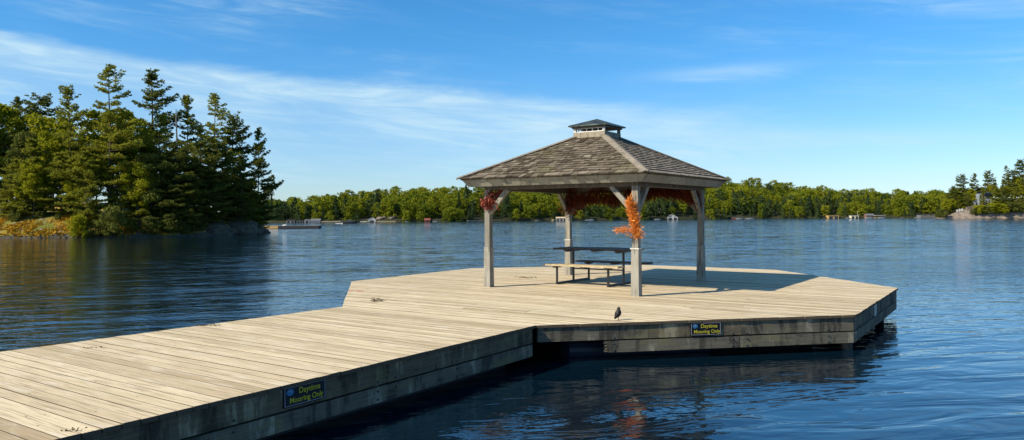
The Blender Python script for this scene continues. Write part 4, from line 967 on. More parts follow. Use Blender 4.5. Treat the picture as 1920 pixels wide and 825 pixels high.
for a in [
 ('p', 0, 205, 124, 78.5, 'tallest pine on the left point, a layered crown high above bright green maples', GI, 1.0, .3),
 ('p', 2, 283, 131, 87, 'second tallest dark pine on the left point with a ragged pointed top', GI, 1.0, 1.1),
 ('p', 1, 133, 158, 79, 'slender leaning pine just left of the tallest pine on the point', GI, .95, 0),
 ('p', 4, 75, 174, 88, 'bushy topped pine second in from the left edge behind yellow green leaves', GI, 1.0, 2.0),
 ('p', 2, 34, 182, 93, 'pine top showing at the far left above the maple crowns', GI, .9, 2.6),
 ('p', 1, 352, 177, 88, 'narrow broken looking pine right of the bare snag', GI, .8, 1.5),
 ('p', 0, 402, 177, 88, 'tall evenly layered pine on the right half of the point', GI, .95, 5.2),
 ('p', 4, 437, 212, 91, 'dark pine with drooping right hand limbs, between the layered pine and the outermost one', GI, .85, .2),
 ('p', 2, 484, 240, 90, 'outermost pine at the tip of the point with long limbs reaching over the water', GI, .72, 0),
 ('p', 3, 60, 262, 78.5, 'mid height soft green pine near the left edge of the photo', GI, 1.15, 1),
 ('p', 3, 160, 285, 77, 'mid height light green pine with a bare lower trunk, near the yellow bank', GI, 1.1, 2),
 ('p', 3, 112, 288, 78.5, 'short full pine over the mustard coloured bank', GI, 1.1, 3),
 ('p', 2, 243, 290, 84, 'broad mid height pine under the tallest pine, right side', GI, 1.1, 2.3),
 ('p', 1, 296, 212, 81, 'full pine standing in front of the second tallest dark pine', GI, 1.1, 4),
 ('p', 4, 330, 262, 80, 'wide dark pine in the middle of the point, below the snag', GI, 1.15, 5),
 ('p', 2, 374, 236, 82, 'dense dark pine left of the evenly layered one', GI, 1.1, .9),
 ('p', 4, 415, 262, 84, 'dark spreading pine below the evenly layered one', GI, 1.1, 3.3),
 ('p', 2, 452, 290, 86, 'dark pine above the lichen covered boulders', GI, 1.1, 4.1),
 ('p', 3, 474, 335, 88.5, 'small sunlit pine with a pale trunk near the tip of the point', GI, .9, 4.1),
 ('p', 3, 30, 300, 78.5, 'short pine at the far left of the photo over the bank', GI, 1.2, 4.4),
 ('p', 5, 360, 330, 80.5, 'low dark spruce left of the boulders', GI, 1.4, 1), ('p', 5, 392, 318, 83, 'low dark spruce right behind the boulders', GI, 1.5, 2),
 ('p', 5, 430, 335, 86, 'low dark spruce above the largest boulder', GI, 1.5, 3), ('p', 5, 322, 345, 80, 'low dark spruce in the middle of the shore', GI, 1.5, 4),
 ('p', 5, 285, 335, 80, 'low spruce under the second tallest pine', GI, 1.4, 5), ('p', 3, 258, 300, 79, 'mid height pine over the right end of the shore bushes', GI, 1.1, 5),
 ('p', 5, 462, 352, 89, 'low dark spruce near the tip of the point', GI, 1.5, 2.2), ('p', 5, 483, 372, 91, 'lowest dark spruce, right at the tip of the point', GI, 1.5, 2.9),
 ('p', 5, 75, 330, 79, 'low spruce behind the yellow bank, left part', GI, 1.4, .5), ('p', 5, 15, 340, 79, 'low spruce at the very left edge', GI, 1.4, .9),
 ('p', 4, -20, 200, 84, 'pine cut by the left edge of the photo', GI, 1.0, 1.9), ('p', 1, -70, 190, 82, 'pine standing just outside the left edge', GI, 1.0, 1.2),
 ('b', 0, 12, 188, 86, 'yellow green maple at the very left edge of the photo', GB, 1.0), ('b', 1, 95, 210, 86, 'yellow green maple top between the leftmost pines', GB, 1.1),
 ('b', 0, 208, 198, 82, 'bright yellow green maple right behind the tallest pine', GB, 1.25), ('b', 1, 250, 240, 83.5, 'bright maple crown right of the tallest pine', GB, 1.1),
 ('b', 0, 182, 285, 78.5, 'yellow green maple low between two mid height pines', GB, .9), ('b', 2, 285, 285, 79.5, 'olive green broadleaved tree under the second tallest pine', GB, 1.1),
 ('b', 2, 52, 245, 84, 'olive green broadleaved tree behind the soft green pine at left', GB, 1.1), ('b', 1, 135, 260, 88, 'maple crown behind the leaning pine', GB, 1.0),
 ('b', 2, 345, 300, 88, 'shaded broadleaved tree in the middle of the point', GB, 1.2), ('b', 2, 400, 320, 91, 'shaded broadleaved tree behind the boulders', GB, 1.2),
 ('b', 2, 450, 330, 93, 'shaded broadleaved tree near the tip of the point', GB, 1.0),
 ('b', 1, 62, 300, 77.5, 'yellow green maple over the left part of the mustard bank', GB, 1.0), ('b', 0, 262, 300, 78.5, 'sunlit maple between the round bush and the full pine', GB, 1.0),
 ('b', 0, 140, 330, 78, 'yellow green young maple over the right end of the mustard bank', GB, 1.0), ('b', 2, 228, 330, 79, 'olive tree above the round leafy bush', GB, 1.0), ('b', 2, 320, 330, 81, 'olive tree left of the low spruces in mid shore', GB, 1.1), ('b', 1, 100, 240, 82, 'yellowish maple between the second pine and the leaning pine', GB, .8),
 ('u', 1, 146, 402, 74.6, 'tall yellow green bush at the right end of the mustard bank', GU, .9), ('u', 0, 212, 385, 75.2, 'round leafy bush standing at the water edge under the tallest pine', GU, .95),
 ('u', 0, 245, 408, 76.5, 'low bush right of the round leafy bush', GU, 1.2), ('u', 0, 280, 405, 77.2, 'low dark bush by the water in the middle of the point', GU, 1.3),
 ('u', 0, 320, 400, 78.5, 'low dark bush left of the boulders', GU, 1.4), ('u', 0, 30, 392, 77, 'olive bush behind the left end of the mustard bank', GU, 1.3),
 ('u', 0, 75, 395, 77.5, 'olive bush behind the middle of the mustard bank', GU, 1.2), ('u', 0, 180, 412, 75.2, 'small bush between the two taller shore bushes', GU, 1.2),
 ('u', 0, 366, 398, 81, 'dark bush above the first boulder', GU, 1.4), ('u', 0, 480, 405, 89.6, 'dark bush at the tip of the point', GU, .9), ('u', 0, 108, 402, 77, 'brownish bush behind the right part of the mustard bank', GU, 1.2),
 ('u', 0, 345, 415, 79.3, 'low dark bush hanging over the water left of the boulders', GU, 1.5), ('u', 0, 300, 420, 78.2, 'small dark bush hanging over the water', GU, 1.5),
]: place_tree(*a)
ru = random.Random(8)
for k in range(26):
    u = -20 + k * 19.6; Y = interp(u, ((0, 80), (250, 82), (480, 93))) + ru.uniform(0, 6)
    place_tree('u', 0, u, ru.uniform(385, 408), Y, 'dark understorey bush in the shade beneath the pines of the point', 'understorey bushes under the pines', 1.9)
# the bare snag
sx = at(330, 205, 86); m_ = MB(); gz0 = ground_z(sx.x, 86); m_.tube([(sx.x, 86, gz0), (sx.x + .1, 86, 9), (sx.x, 86, sx.z)], [.2, .14, .05], 8)
tag(part('dead_tree', m_, M['deadwood'], None, (sx.x, 86, gz0)), 'bare grey snag poking up between the dark pines of the left point', 'dead tree')
# boulders
def boulder(c, r, seed, mt, label, group, sq=(1.2, 1, .6)):
    import bmesh
    b = bmesh.new(); bmesh.ops.create_icosphere(b, subdivisions=4, radius=1); m_ = MB()
    vs = []
    for v in b.verts:
        p_ = v.co; k = 1 + .30 * noise.noise(p_ * 1.1 + Vector((seed, 0, 0))) + .12 * noise.noise(p_ * 3 + Vector((seed, 5, 0)))
        q = p_ * k; vs.append((c[0] + q.x * r * sq[0], c[1] + q.y * r * sq[1], c[2] + q.z * r * sq[2]))
    m_.add(vs, [[v.index for v in f.verts] for f in b.faces]); b.free()
    return tag(part('boulder', m_, mt, None, c), label, 'boulder', group)
for k, (u, v, r, lb) in enumerate(((388, 414, 2.0, 'broad lichen dark boulder, left of the pair under the dark pines'), (432, 408, 2.4, 'largest rounded dark boulder near the tip of the point'), (463, 422, 1.7, 'lower dark boulder sloping into the water at the tip'), (412, 430, 1.3, 'low dark boulder in front of the largest one, at the water'))):
    p_ = at(u, v, (83.5, 86.5, 89, 84)[k]); boulder((p_.x, p_.y, max(p_.z - r * .55, .2)), r, k * 3.3, M['rockd'], lb, 'boulders on the wooded point', (1.5, 1, .62))
for k, (u, w_, lb) in enumerate(((38, .9, 'pale low rock at the water left end of the mustard bank'), (66, 1.0, 'pale rock at the water, middle of the mustard bank'), (98, 1.1, 'pale cracked rock at the water, right part of the mustard bank'), (118, .7, 'small pale rock right next to the yellow green bush'))):
    p_ = gp(u, 445.5, 0); boulder((p_.x, p_.y + .35, .02), .55 * w_, 20 + k, M['rock'], lb, 'pale rocks under the mustard bank', (2.0, 1, .55))

# tufts of mustard coloured groundcover over the bank (nobody could count these)
rg = np.random.default_rng(77); C = []
while len(C) < 11000:
    u = rg.uniform(-60, 300); i = int(np.clip(np.searchsorted([p.x / p.y for p in pts[:int(n * .7)]], (u - 960) / FPX), 1, n - 2)); p_ = pts[i]; d_ = rg.uniform(.5, 5.5); q = p_ + (back - p_).normalized() * d_ + Vector((rg.normal(0, .5), rg.normal(0, .2)))
    if noise.noise(Vector((q.x * .5, q.y * .5, 9))) < -.28: continue
    C.append((q.x, q.y, ground_z(q.x, q.y) + rg.uniform(0, .22)))
C = np.array(C); M['mustard'] = foliage('mustard_groundcover', (.24, .17, .015), (.52, .27, .02), .2, objvar=0)
me = leaf_mesh('ground_cover', quads(C, .12, rg, .3, np.tile([[0, 0, 1.0]], (len(C), 1))), None, np.clip(rg.normal(.5, .25, len(C)), 0, 1), [M['mustard']])
o = bpy.data.objects.new('ground_cover', me); COL.objects.link(o); tag(o, 'mustard yellow ground plants over the bank of the wooded point', 'ground cover', kind='stuff')

# ------------------------------------------------------------------ the far shore
FSH = [(300, 416.5), (480, 417.2), (600, 416.7), (720, 416.2), (840, 415.4), (960, 414.3), (1070, 413.2), (1180, 412.2), (1300, 411.1), (1450, 409.9), (1560, 409.3), (1650, 408.9), (1760, 408.5), (1850, 408.3), (2100, 408)]
CAN = [(300, 372), (500, 380), (540, 382), (575, 380), (600, 376), (640, 367), (700, 363), (760, 360), (850, 358), (900, 354), (1060, 352), (1180, 346), (1300, 339), (1375, 339), (1410, 341), (1455, 347), (1520, 356), (1600, 360), (1680, 362), (1760, 361), (1850, 359), (2100, 340)]
DEP = 62.0
def far_xy(u, d_):                                        # a point d_ metres behind the far waterline, in image column u
    Y = gp(u, interp(u, FSH), 0).y + d_; x = rp(u, 412)[0] / FPX * Y; return x, Y
def far_z(u, d_):
    Yr = far_xy(u, DEP)[1]; top = at(u, interp(u, CAN), Yr).z - 4.9; t = min(max(d_ / DEP, 0), 1)
    return .45 + max(top - .45, .6) * (t ** .85)
us = np.arange(280, 2130, 10); ds = [-1.5, 0, .6, 3, 8, 15, 25, 35, 45, 55, 62, 75, 95]; V = []
for u in us:
    for d_ in ds:
        x, Y = far_xy(u, d_); V.append((x, Y, -.5 if d_ < 0 else (.05 if d_ == 0 else far_z(u, d_) - (0 if d_ <= 62 else (d_ - 62) * .1))))
k = len(ds); m_ = MB(); m_.add(V, [(i * k + j, (i + 1) * k + j, (i + 1) * k + j + 1, i * k + j + 1) for i in range(len(us) - 1) for j in range(k - 1)])
tag(part('far_hill', m_, M['hillm'], None, smooth=True), kind='structure')
FB = [broadleaf('far_broadleaf', 7, 2.9, 1150, .25, 100 + k, M['farleaf'], trunk_h=.0, lobes=12) for k in range(5)]
FC = [conifer_far('far_conifer', 7, 1.8, 900, .21, 200 + k, M['farpine']) for k in range(3)] + [broadleaf('far_pine', 7, 2.0, 850, .22, 300 + k, M['farpine'], trunk_h=0, lobes=9) for k in range(2)]
def arr(me):
    a = np.empty(len(me.vertices) * 3, dtype=np.float32); me.vertices.foreach_get('co', a); return a.reshape(-1, 3)
FA = {id(m): arr(m) for m in FB + FC}
cand = []; rf = random.Random(99)
clear = [(532, 604, 2), (683, 742, 4), (792, 812, 2), (1018, 1064, 3), (1228, 1274, 3), (1368, 1400, 2), (1548, 1578, 3), (1588, 1664, 3), (1718, 1760, 4)]
for d_ in [1.6, 4.6, 8, 12, 16, 20.5, 25, 30, 35, 40, 45.5, 51, 57, 62]:
    u = 470 + rf.uniform(0, 15)
    while u < 1830:
        uu = u + rf.uniform(-6, 6); dd = d_ + rf.uniform(-1.6, 1.6); x, Y = far_xy(uu, dd); t = d_ / DEP
        px = FPX / Y
        zone = interp(uu, ((480, .95), (545, .8), (600, .35), (1000, .45), (1150, .55), (1300, .6), (1600, .65), (1830, .4)))
        clump = noise.noise(Vector((x * .045, Y * .06, 2)))
        con = rf.random() < min(max(zone * (1.35 - 1.55 * t) + clump * .8, .03), 1) * .78
        skip = any(a < uu < b and dd < e for a, b, e in clear)
        if not skip: cand.append((uu, dd, x, Y, far_z(uu, dd), con))
        u += (2.9 if con else 3.5) * px * rf.uniform(.75, 1.25)
cand.sort(key=lambda c: c[1]); rest = []
nC = nB = 0; LBc = 'dark conifer in the front rows of the far shore wood'; LBb = 'yellow green round crowned tree in the front rows of the far shore wood'
SV = []; ST = []; SM = []
for (uu, dd, x, Y, z, con) in cand:
    me = rf.choice(FC if con else FB); s = rf.choice((rf.uniform(.55, .95), rf.uniform(.7, 1.2))) * (1.0 if dd > 4 else .85); sx_ = s * rf.uniform(.85, 1.15) * (1.0 if con else 1.05); a = rf.uniform(0, 6.28)
    if con and rf.random() < .12 + .1 * (dd > 40): s *= 1.25
    if (con and nC < 140) or (not con and nB < 140):
        o = bpy.data.objects.new('conifer' if con else 'broadleaf_tree', me); COL.objects.link(o); o.location = (x, Y, z - (1.8 if dd < 3 else (1.0 if dd < 6 else .5))); o.rotation_euler = (0, 0, a); o.scale = (sx_, sx_, s)
        tag(o, LBc if con else LBb, 'conifer' if con else 'broadleaved tree', 'front row conifers on the far shore' if con else 'front row broadleaved trees on the far shore')
        if con: nC += 1
        else: nB += 1
    else:
        A = FA[id(me)]; ca_, sa_ = math.cos(a), math.sin(a); B = np.empty_like(A)
        B[:, 0] = (A[:, 0] * ca_ - A[:, 1] * sa_) * sx_ + x; B[:, 1] = (A[:, 0] * sa_ + A[:, 1] * ca_) * sx_ + Y; B[:, 2] = A[:, 2] * s + z - .5
        SV.append(B); q = len(A) // 4; base = rf.random()
        ST.append(np.clip(.62 * base + .38 * np.random.default_rng(len(SV)).uniform(0, 1, q), 0, 1)); SM.append(np.full(q, 1 if con else 0))
M['farleaf2'] = foliage('hill_spring_canopy', (.075, .115, .010), (.250, .255, .016), .25, objvar=0); M['farpine2'] = foliage('hill_conifer_canopy', (.020, .040, .018), (.070, .100, .030), .15, objvar=0)
me = leaf_mesh('forest', np.concatenate(SV), None, np.concatenate(ST), [M['farleaf2'], M['farpine2']], np.concatenate(SM))
o = bpy.data.objects.new('forest', me); COL.objects.link(o); tag(o, 'mixed spring forest covering the hill behind the far shore', 'forest', kind='stuff')

# ------------------------------------------------------------------ the rocky headland on the right
HY = 262.0
def HP(u, v, Y=HY): return at(u, v, Y)
def head_prof(u): return interp(u, ((1755, 0), (1765, .8), (1780, 1.6), (1800, 3.4), (1830, 4.2), (1850, 5.6), (1880, 6.8), (1930, 7.6), (2100, 9)))
us = np.arange(1752, 2110, 4); ds = [-3, -1, 0, .8, 2, 4, 7, 11, 17, 26, 40]; V = []
for u in us:
    for d_ in ds:
        Y = HY + d_ + 2 * noise.noise(Vector((u * .02, 0, 4))); x = rp(u, 412)[0] / FPX * Y; z = -.5 if d_ < -1 else head_prof(u) * (1 - math.exp(-max(d_, 0) / 3.2)) + .35 * noise.noise(Vector((x * .6, Y * .6, 0)))
        V.append((x, Y, z if d_ > -1 else -.6))
k = len(ds); m_ = MB(); m_.add(V, [(i * k + j, (i + 1) * k + j, (i + 1) * k + j + 1, i * k + j + 1) for i in range(len(us) - 1) for j in range(k - 1)])
tag(part('rocky_headland', m_, M['rock'], None, smooth=True), kind='structure')
def hz_(u, d_): return head_prof(u) * (1 - math.exp(-max(d_, 0) / 3.2))
def htree(kind, vi, u, vtop, d_, label, group, wide=1.0, below=None):
    Y = HY + d_; p_ = HP(u, vtop, Y); z0 = hz_(u, d_) - .2; h = p_.z - z0
    if kind == 'p': cr, tk = PV[vi]; s = h / PH[vi]; nm, cat = 'white_pine', 'pine tree'
    elif kind == 'b': cr, tk, hh = BL[vi]; s = h / hh; nm, cat = 'broadleaf_tree', 'broadleaved tree'
    else: cr, hh = BU[vi]; tk = None; s = h / hh; nm, cat = 'bush', 'bush'
    tree(nm, cr, tk, (p_.x, Y, z0), rf.uniform(0, 6.28), s, label, cat, group, s * wide)
GH = 'pines on the rocky headland'; GHB = 'broadleaved trees on the rocky headland'
for a in [('p', 4, 1803, 326, 14, 'leftmost tall pine on the headland, above its bare rock', GH, 1.0), ('p', 2, 1828, 325, 15, 'pine between the leftmost one and the glass house on the headland', GH, 1.0),
 ('p', 4, 1852, 319, 14, 'pine directly behind the glass house on the headland', GH, .95), ('p', 0, 1886, 311, 13, 'tall open pine right of the glass house', GH, .9), ('p', 4, 1912, 298, 15, 'tallest pine on the headland, at the right edge', GH, 1.0),
 ('p', 4, 1788, 348, 12, 'shorter dark pine at the left end of the headland', GH, 1.0), ('p', 3, 1776, 362, 10, 'low pine at the left foot of the headland', GH, 1.1), ('p', 3, 1798, 366, 8, 'low pine over the left part of the bare rock', GH, 1.0),
 ('p', 3, 1768, 378, 8, 'lowest pine beside the dark boathouse', GH, 1.2), ('p', 3, 1817, 362, 9, 'low pine left of the glass house', GH, .9), ('p', 2, 1880, 345, 5, 'broad pine right in front of the glass house side', GH, 1.0),
 ('p', 3, 1899, 352, 4, 'low full pine near the right end of the headland', GH, 1.1), ('p', 2, 1916, 335, 6, 'broad pine at the right edge below the tallest one', GH, 1.1), ('p', 3, 1935, 345, 5, 'pine just outside the right edge', GH, 1.2),
 ('p', 5, 1760, 386, 6, 'small spruce beside the dark boathouse', GH, 1.4),
 ('b', 0, 1908, 330, 10, 'orange tinted maple at the right end of the headland', GHB, 1.1), ('b', 1, 1872, 352, 12, 'maple behind the broad pine of the headland', GHB, 1.1), ('b', 0, 1820, 352, 13, 'yellow green maple between the low pines of the headland', GHB, 1.1),
 ('b', 2, 1838, 350, 17, 'olive tree behind the glass house', GHB, 1.2), ('b', 1, 1795, 358, 15, 'yellow green maple at the left of the headland', GHB, 1.1),
 ('u', 1, 1836, 384, 1.2, 'yellow green bush below the glass house, leftmost', 'bushes on the headland', 1.5), ('u', 0, 1848, 386, 1.0, 'olive bush below the glass house', 'bushes on the headland', 1.7),
 ('u', 1, 1862, 380, 1.2, 'yellow green bush below the glass house, right', 'bushes on the headland', 1.5), ('u', 1, 1877, 382, .8, 'yellow bush by the water under the broad pine', 'bushes on the headland', 1.5), ('u', 0, 1892, 378, 1.0, 'dark bush by the water near the right edge', 'bushes on the headland', 1.7),
 ('u', 0, 1906, 380, 1.0, 'olive bush by the water at the right edge', 'bushes on the headland', 1.7), ('u', 0, 1920, 378, 1.2, 'dark bush just cut by the right edge', 'bushes on the headland', 1.7), ('u', 1, 1870, 372, 3.5, 'yellow green bush higher up beside the glass house', 'bushes on the headland', 1.4),
 ('p', 3, 1868, 350, 3.0, 'low pine just right of the glass house', GH, 1.2), ('p', 5, 1888, 362, 1.8, 'dark spruce near the water by the broad pine', GH, 1.3), ('p', 3, 1908, 350, 2.5, 'full pine near the water at the right edge', GH, 1.2), ('p', 5, 1878, 366, 2.0, 'small spruce between the yellow bush and the broad pine', GH, 1.3),
 ('p', 2, 1866, 336, 9, 'mid height pine just behind the right end of the glass house', GH, 1.0), ('p', 3, 1842, 352, 6, 'young pine standing in front of the glass house', GH, .7), ('p', 4, 1898, 318, 10, 'pine between the open pine and the tallest one', GH, 1.1), ('b', 1, 1858, 345, 13, 'yellow green maple right behind the glass house roof', GHB, 1.1), ('b', 0, 1885, 348, 7, 'yellow green maple under the open pine', GHB, 1.1), ('b', 1, 1917, 345, 6, 'yellow green maple at the right edge under the tallest pine', GHB, 1.2), ('b', 2, 1812, 368, 8, 'olive tree over the middle of the bare rock', GHB, 1.2), ('b', 0, 1785, 372, 9, 'small maple over the left part of the bare rock', GHB, 1.2),
 ('b', 2, 1897, 342, 8, 'olive tree among the right hand pines of the headland', GHB, 1.2), ('b', 1, 1775, 372, 6, 'yellow green young tree at the left foot of the headland', GHB, 1.2),
 ('u', 0, 1766, 392, 1.5, 'bush at the left foot of the headland', 'bushes on the headland', 1.8), ('u', 0, 1826, 391, 1.0, 'small bush on the right part of the bare rock', 'bushes on the headland', 1.4)]: htree(*a)

# ------------------------------------------------------------------ far buildings, boats, docks
BM = {k: simple(k + '_siding', c, .7, .2, .1) for k, c in dict(white=(.42, .42, .40), cream=(.62, .58, .42), grey=(.13, .135, .14), blue=(.20, .24, .28), ochre=(.42, .28, .11), brown=(.22, .10, .06), dark=(.035, .035, .04), red=(.24, .07, .055), navy=(.02, .035, .10), stone=(.32, .28, .22), glass=(.04, .06, .08), wood=(.50, .40, .25)).items()}
def house(label, u0, u1, vb, ve, vr, wall, roofm, Y=None, gable='front', doors=1, name='boathouse', cat='boathouse', depth=.9, win=2, zb=None, over=.12):
    "a boathouse in the image columns u0..u1; ve eaves, vr ridge"
    uc = (u0 + u1) / 2; Y = Y or far_xy(uc, -1.2)[1]; A, B = at(u0, vb, Y), at(u1, vb, Y); w = B.x - A.x; cx = (A.x + B.x) / 2
    z0 = .05 if zb is None else zb; he = at(uc, vb - (vb - ve) * .85, Y).z; hr = at(uc, vb - (vb - vr) * .85, Y).z; dp = w * depth
    root = thing(name, label, cat, (cx, Y, z0)); m_ = MB()
    m_.box((cx, Y + dp / 2, (z0 + he) / 2), (w / 2, 0, 0), (0, dp / 2, 0), (0, 0, (he - z0) / 2))
    if gable == 'front':
        m_.face([(cx - w / 2, Y, he), (cx + w / 2, Y, he), (cx, Y, hr)]); m_.face([(cx + w / 2, Y + dp, he), (cx - w / 2, Y + dp, he), (cx, Y + dp, hr)])
    elif gable == 'side':
        for s_ in (-1, 1): m_.face([(cx + s_ * w / 2, Y, he), (cx + s_ * w / 2, Y + dp, he), (cx + s_ * w / 2, Y + dp / 2, hr)])
    part('wall', m_, BM[wall], root); m_ = MB(); e = over
    if gable == 'front':
        sl_ = (hr - he) / (w / 2)
        for s_ in (-1, 1): m_.beam((cx + s_ * (w / 2 + e), Y + dp / 2, he - e * sl_ + .05), (cx + s_ * .02, Y + dp / 2, hr + .05), dp + 2 * e, .08, up=(0, 0, 1))
    elif gable == 'side':
        for s_ in (-1, 1):
            a_ = Vector((cx, Y + dp / 2 + s_ * (dp / 2 + e), he - e * .4 + .05)); b_ = Vector((cx, Y + dp / 2, hr + .05)); m_.beam(a_, b_, w + 2 * e, .08)
    else: m_.box((cx, Y + dp / 2, hr - .06), (w / 2 + e, 0, 0), (0, dp / 2 + e, 0), (0, 0, .07))
    part('roof', m_, BM[roofm], root)
    for k in range(doors):
        dw = w / max(doors, 1) * .62; x = cx + (k - (doors - 1) / 2) * w / doors; m_ = MB(); m_.box((x, Y - .02, z0 + (he - z0) * .38), (dw / 2, 0, 0), (0, .02, 0), (0, 0, (he - z0) * .37)); part('door', m_, BM['dark'], root)
    for k in range(win):
        x = cx + (k - (win - 1) / 2) * w / max(win, 1) * .8; z = (he * .86 + z0 * .14) if gable != 'front' else he + (hr - he) * .18; ww = min(w * .09, .35); m_ = MB(); m_.box((x, Y - .03, z - (.0 if gable == 'front' else .06)), (ww, 0, 0), (0, .03, 0), (0, 0, min((he - z0) * .11, .3))); part('window', m_, BM['glass'], root)
    return root
house('low white boathouse with a brown roof, leftmost on the far shore', 537, 552, 417, 413.4, 411.4, 'stone', 'dark', gable='side', doors=2, win=0)
house('low grey and white boathouse, second from the left on the far shore', 556, 568, 417, 413.4, 412, 'grey', 'dark', gable='flat', doors=2, win=0)
house('white narrow boathouse next to the wide grey roofed one', 571, 580, 417, 412.6, 411, 'white', 'grey', gable='side', doors=1, win=1)
house('wide grey boathouse with a big slate grey roof', 582, 600, 416.6, 413.6, 409.5, 'blue', 'grey', gable='side', doors=0, win=3, depth=.7)
house('white gabled boathouse left of the rocky clearing', 690, 704, 416.4, 411.6, 407.0, 'white', 'white', doors=1, win=1)
house('small boathouse with a red roof', 796, 806, 415.5, 412.5, 408.5, 'brown', 'red', gable='side', doors=1, win=0)
house('grey blue cottage with white windows up among the trees, left of the back post', 1022, 1043, 405, 399, 391.5, 'blue', 'grey', Y=far_xy(1032, 7)[1], doors=0, win=4, name='cottage', cat='cottage', zb=at(1032, 405, far_xy(1032, 7)[1]).z - 1.2)
house('low white boathouse right below the grey blue cottage', 1043, 1062, 413, 408.5, 406, 'white', 'wood', gable='side', doors=3, win=0, depth=.5)
house('white cottage half hidden in trees above the steep gabled boathouse', 1232, 1243, 398, 393.5, 390, 'white', 'grey', Y=far_xy(1237, 9)[1], gable='side', doors=0, win=3, name='cottage', cat='cottage', zb=at(1237, 400, far_xy(1237, 9)[1]).z)
hb = house('white boathouse with a steep gable and twin doors, between the front and right posts', 1252, 1271, 411.3, 406.5, 400.5, 'white', 'grey', doors=2, win=2)
house('low red shed with white doors right of the gazebo', 1371, 1392, 410.6, 407.6, 406.6, 'red', 'grey', gable='flat', doors=0, win=0, depth=.4)
house('ochre two level boathouse with a flat roof deck', 1553, 1573, 409.1, 404.2, 402.6, 'ochre', 'ochre', gable='flat', doors=2, win=4, depth=.6)
house('pale cream boathouse with a flagpole', 1596, 1610, 409, 404, 403, 'cream', 'white', gable='flat', doors=2, win=0, depth=.6)
house('red brown boathouse with a grey roof', 1624, 1639, 408.8, 403.3, 399.5, 'brown', 'grey', gable='side', doors=2, win=2, depth=.6)
house('dark boathouse with a black roof beside the rocky headland', 1726, 1754, 408.6, 402, 399, 'grey', 'dark', gable='flat', doors=0, win=2, depth=.5, Y=far_xy(1740, -8)[1])
# small things belonging to them
def bar(name, label, cat, p_, q, w, h, mt, group=None):
    m_ = MB(); m_.beam(p_, q, w, h); return tag(bevel(part(name, m_, mt, None, tuple((Vector(p_) + Vector(q)) / 2)), .01), label, cat, group)
x, Y = far_xy(1608, -1); m_ = MB(); m_.tube([(x, Y, 0), (x, Y, at(1608, 395.5, Y).z)], [.06, .04], 6); tag(part('flagpole', m_, BM['white'], None, (x, Y, 0)), 'white flagpole rising behind the pale cream boathouse', 'flagpole')
def canopy_dock(label, u0, u1, vt):
    Y = far_xy((u0 + u1) / 2, -2)[1]; A, B = at(u0, vt, Y), at(u1, vt, Y); root = thing('canopy_dock', label, 'dock', ((A.x + B.x) / 2, Y, 0))
    m_ = MB(); m_.box(((A.x + B.x) / 2, Y + 1, A.z), ((B.x - A.x) / 2, 0, 0), (0, 1, 0), (0, 0, .07)); part('canopy', m_, BM['white'], root)
    for s_ in (0, 1):
        for y in (.1, 1.9): m_ = MB(); X = A.x + .1 + s_ * (B.x - A.x - .2); m_.tube([(X, Y + y, -.2), (X, Y + y, A.z)], .05, 6); part('post', m_, BM['grey'], root)
    m_ = MB(); m_.box(((A.x + B.x) / 2, Y + 1, .22), ((B.x - A.x) / 2, 0, 0), (0, 1, 0), (0, 0, .06)); part('platform', m_, BM['wood'], root)
canopy_dock('boat dock under a thin pale canopy right of the red brown boathouse', 1641, 1660, 403.8)
def motorboat(label, u, L, dy=-4, hull='white', Y=None, rz=0., group='small boats along the far shore', cabin=False):
    if Y is None: Y = far_xy(u, dy)[1]
    x = rp(u, 412)[0] / FPX * Y; root = thing('motorboat', label, 'boat', (x, Y, 0), group); m_ = MB(); W_ = L * .17; H_ = L * .13
    secs = [(-.5, .85, .9), (-.2, 1, .95), (.15, .9, 1.05), (.38, .5, 1.2), (.5, .04, 1.32)]; rings = []
    for s_, w, h in secs: rings.append([Vector((x + s_ * L, Y + y * W_ * w, z)) for y, z in ((-1, H_ * h), (-.75, 0.02), (0, -.1), (.75, .02), (1, H_ * h))])
    for A, B in zip(rings, rings[1:]):
        for k in range(4): m_.face([A[k], B[k], B[k + 1], A[k + 1]])
    m_.face(rings[0]); 
    for A, B in zip(rings, rings[1:]): m_.face([A[4], B[4], B[0] , A[0]])
    part('hull', m_, BM[hull], root)
    m_ = MB(); m_.box((x + .02 * L, Y, H_ * 1.5), (.10 * L if not cabin else .2 * L, 0, 0), (0, W_ * .7, 0), (0, 0, H_ * .45)); part('windscreen', m_, BM['glass'], root)
    m_ = MB(); m_.box((x - .52 * L, Y, H_ * .9), (.035 * L, 0, 0), (0, W_ * .25, 0), (0, 0, H_ * .6)); part('outboard_engine', m_, BM['dark'], root)
    return root
b_ = motorboat('dark motorboat under way in mid lake, dragging a white wake', 656, 3.6, Y=195, hull='dark', cabin=True)
p_ = Vector((rp(654, 412)[0] / FPX * 195, 195, 0)); m_ = MB(); pr = None; rw = random.Random(4)
for k in range(26):
    t = k / 25; x = p_.x - .8 - t * 2.6; w = .25 + t * .5; z = .05 + .22 * math.sin(min(t * 2.2, 1) * math.pi) * (1 - t) + .06; cur = [(x, 195 - w, .004), (x, 195 - w * .4, z * rw.uniform(.7, 1.2)), (x, 195 + w * .4, z * rw.uniform(.7, 1.2)), (x, 195 + w, .004)]
    if pr:
        for q in range(3): m_.face([pr[q], cur[q], cur[q + 1], pr[q + 1]])
    pr = cur
tag(part('wake', m_, BM['white'], None, (p_.x, 195, 0)), 'white foam wake behind the moving motorboat', 'wake', kind='stuff')
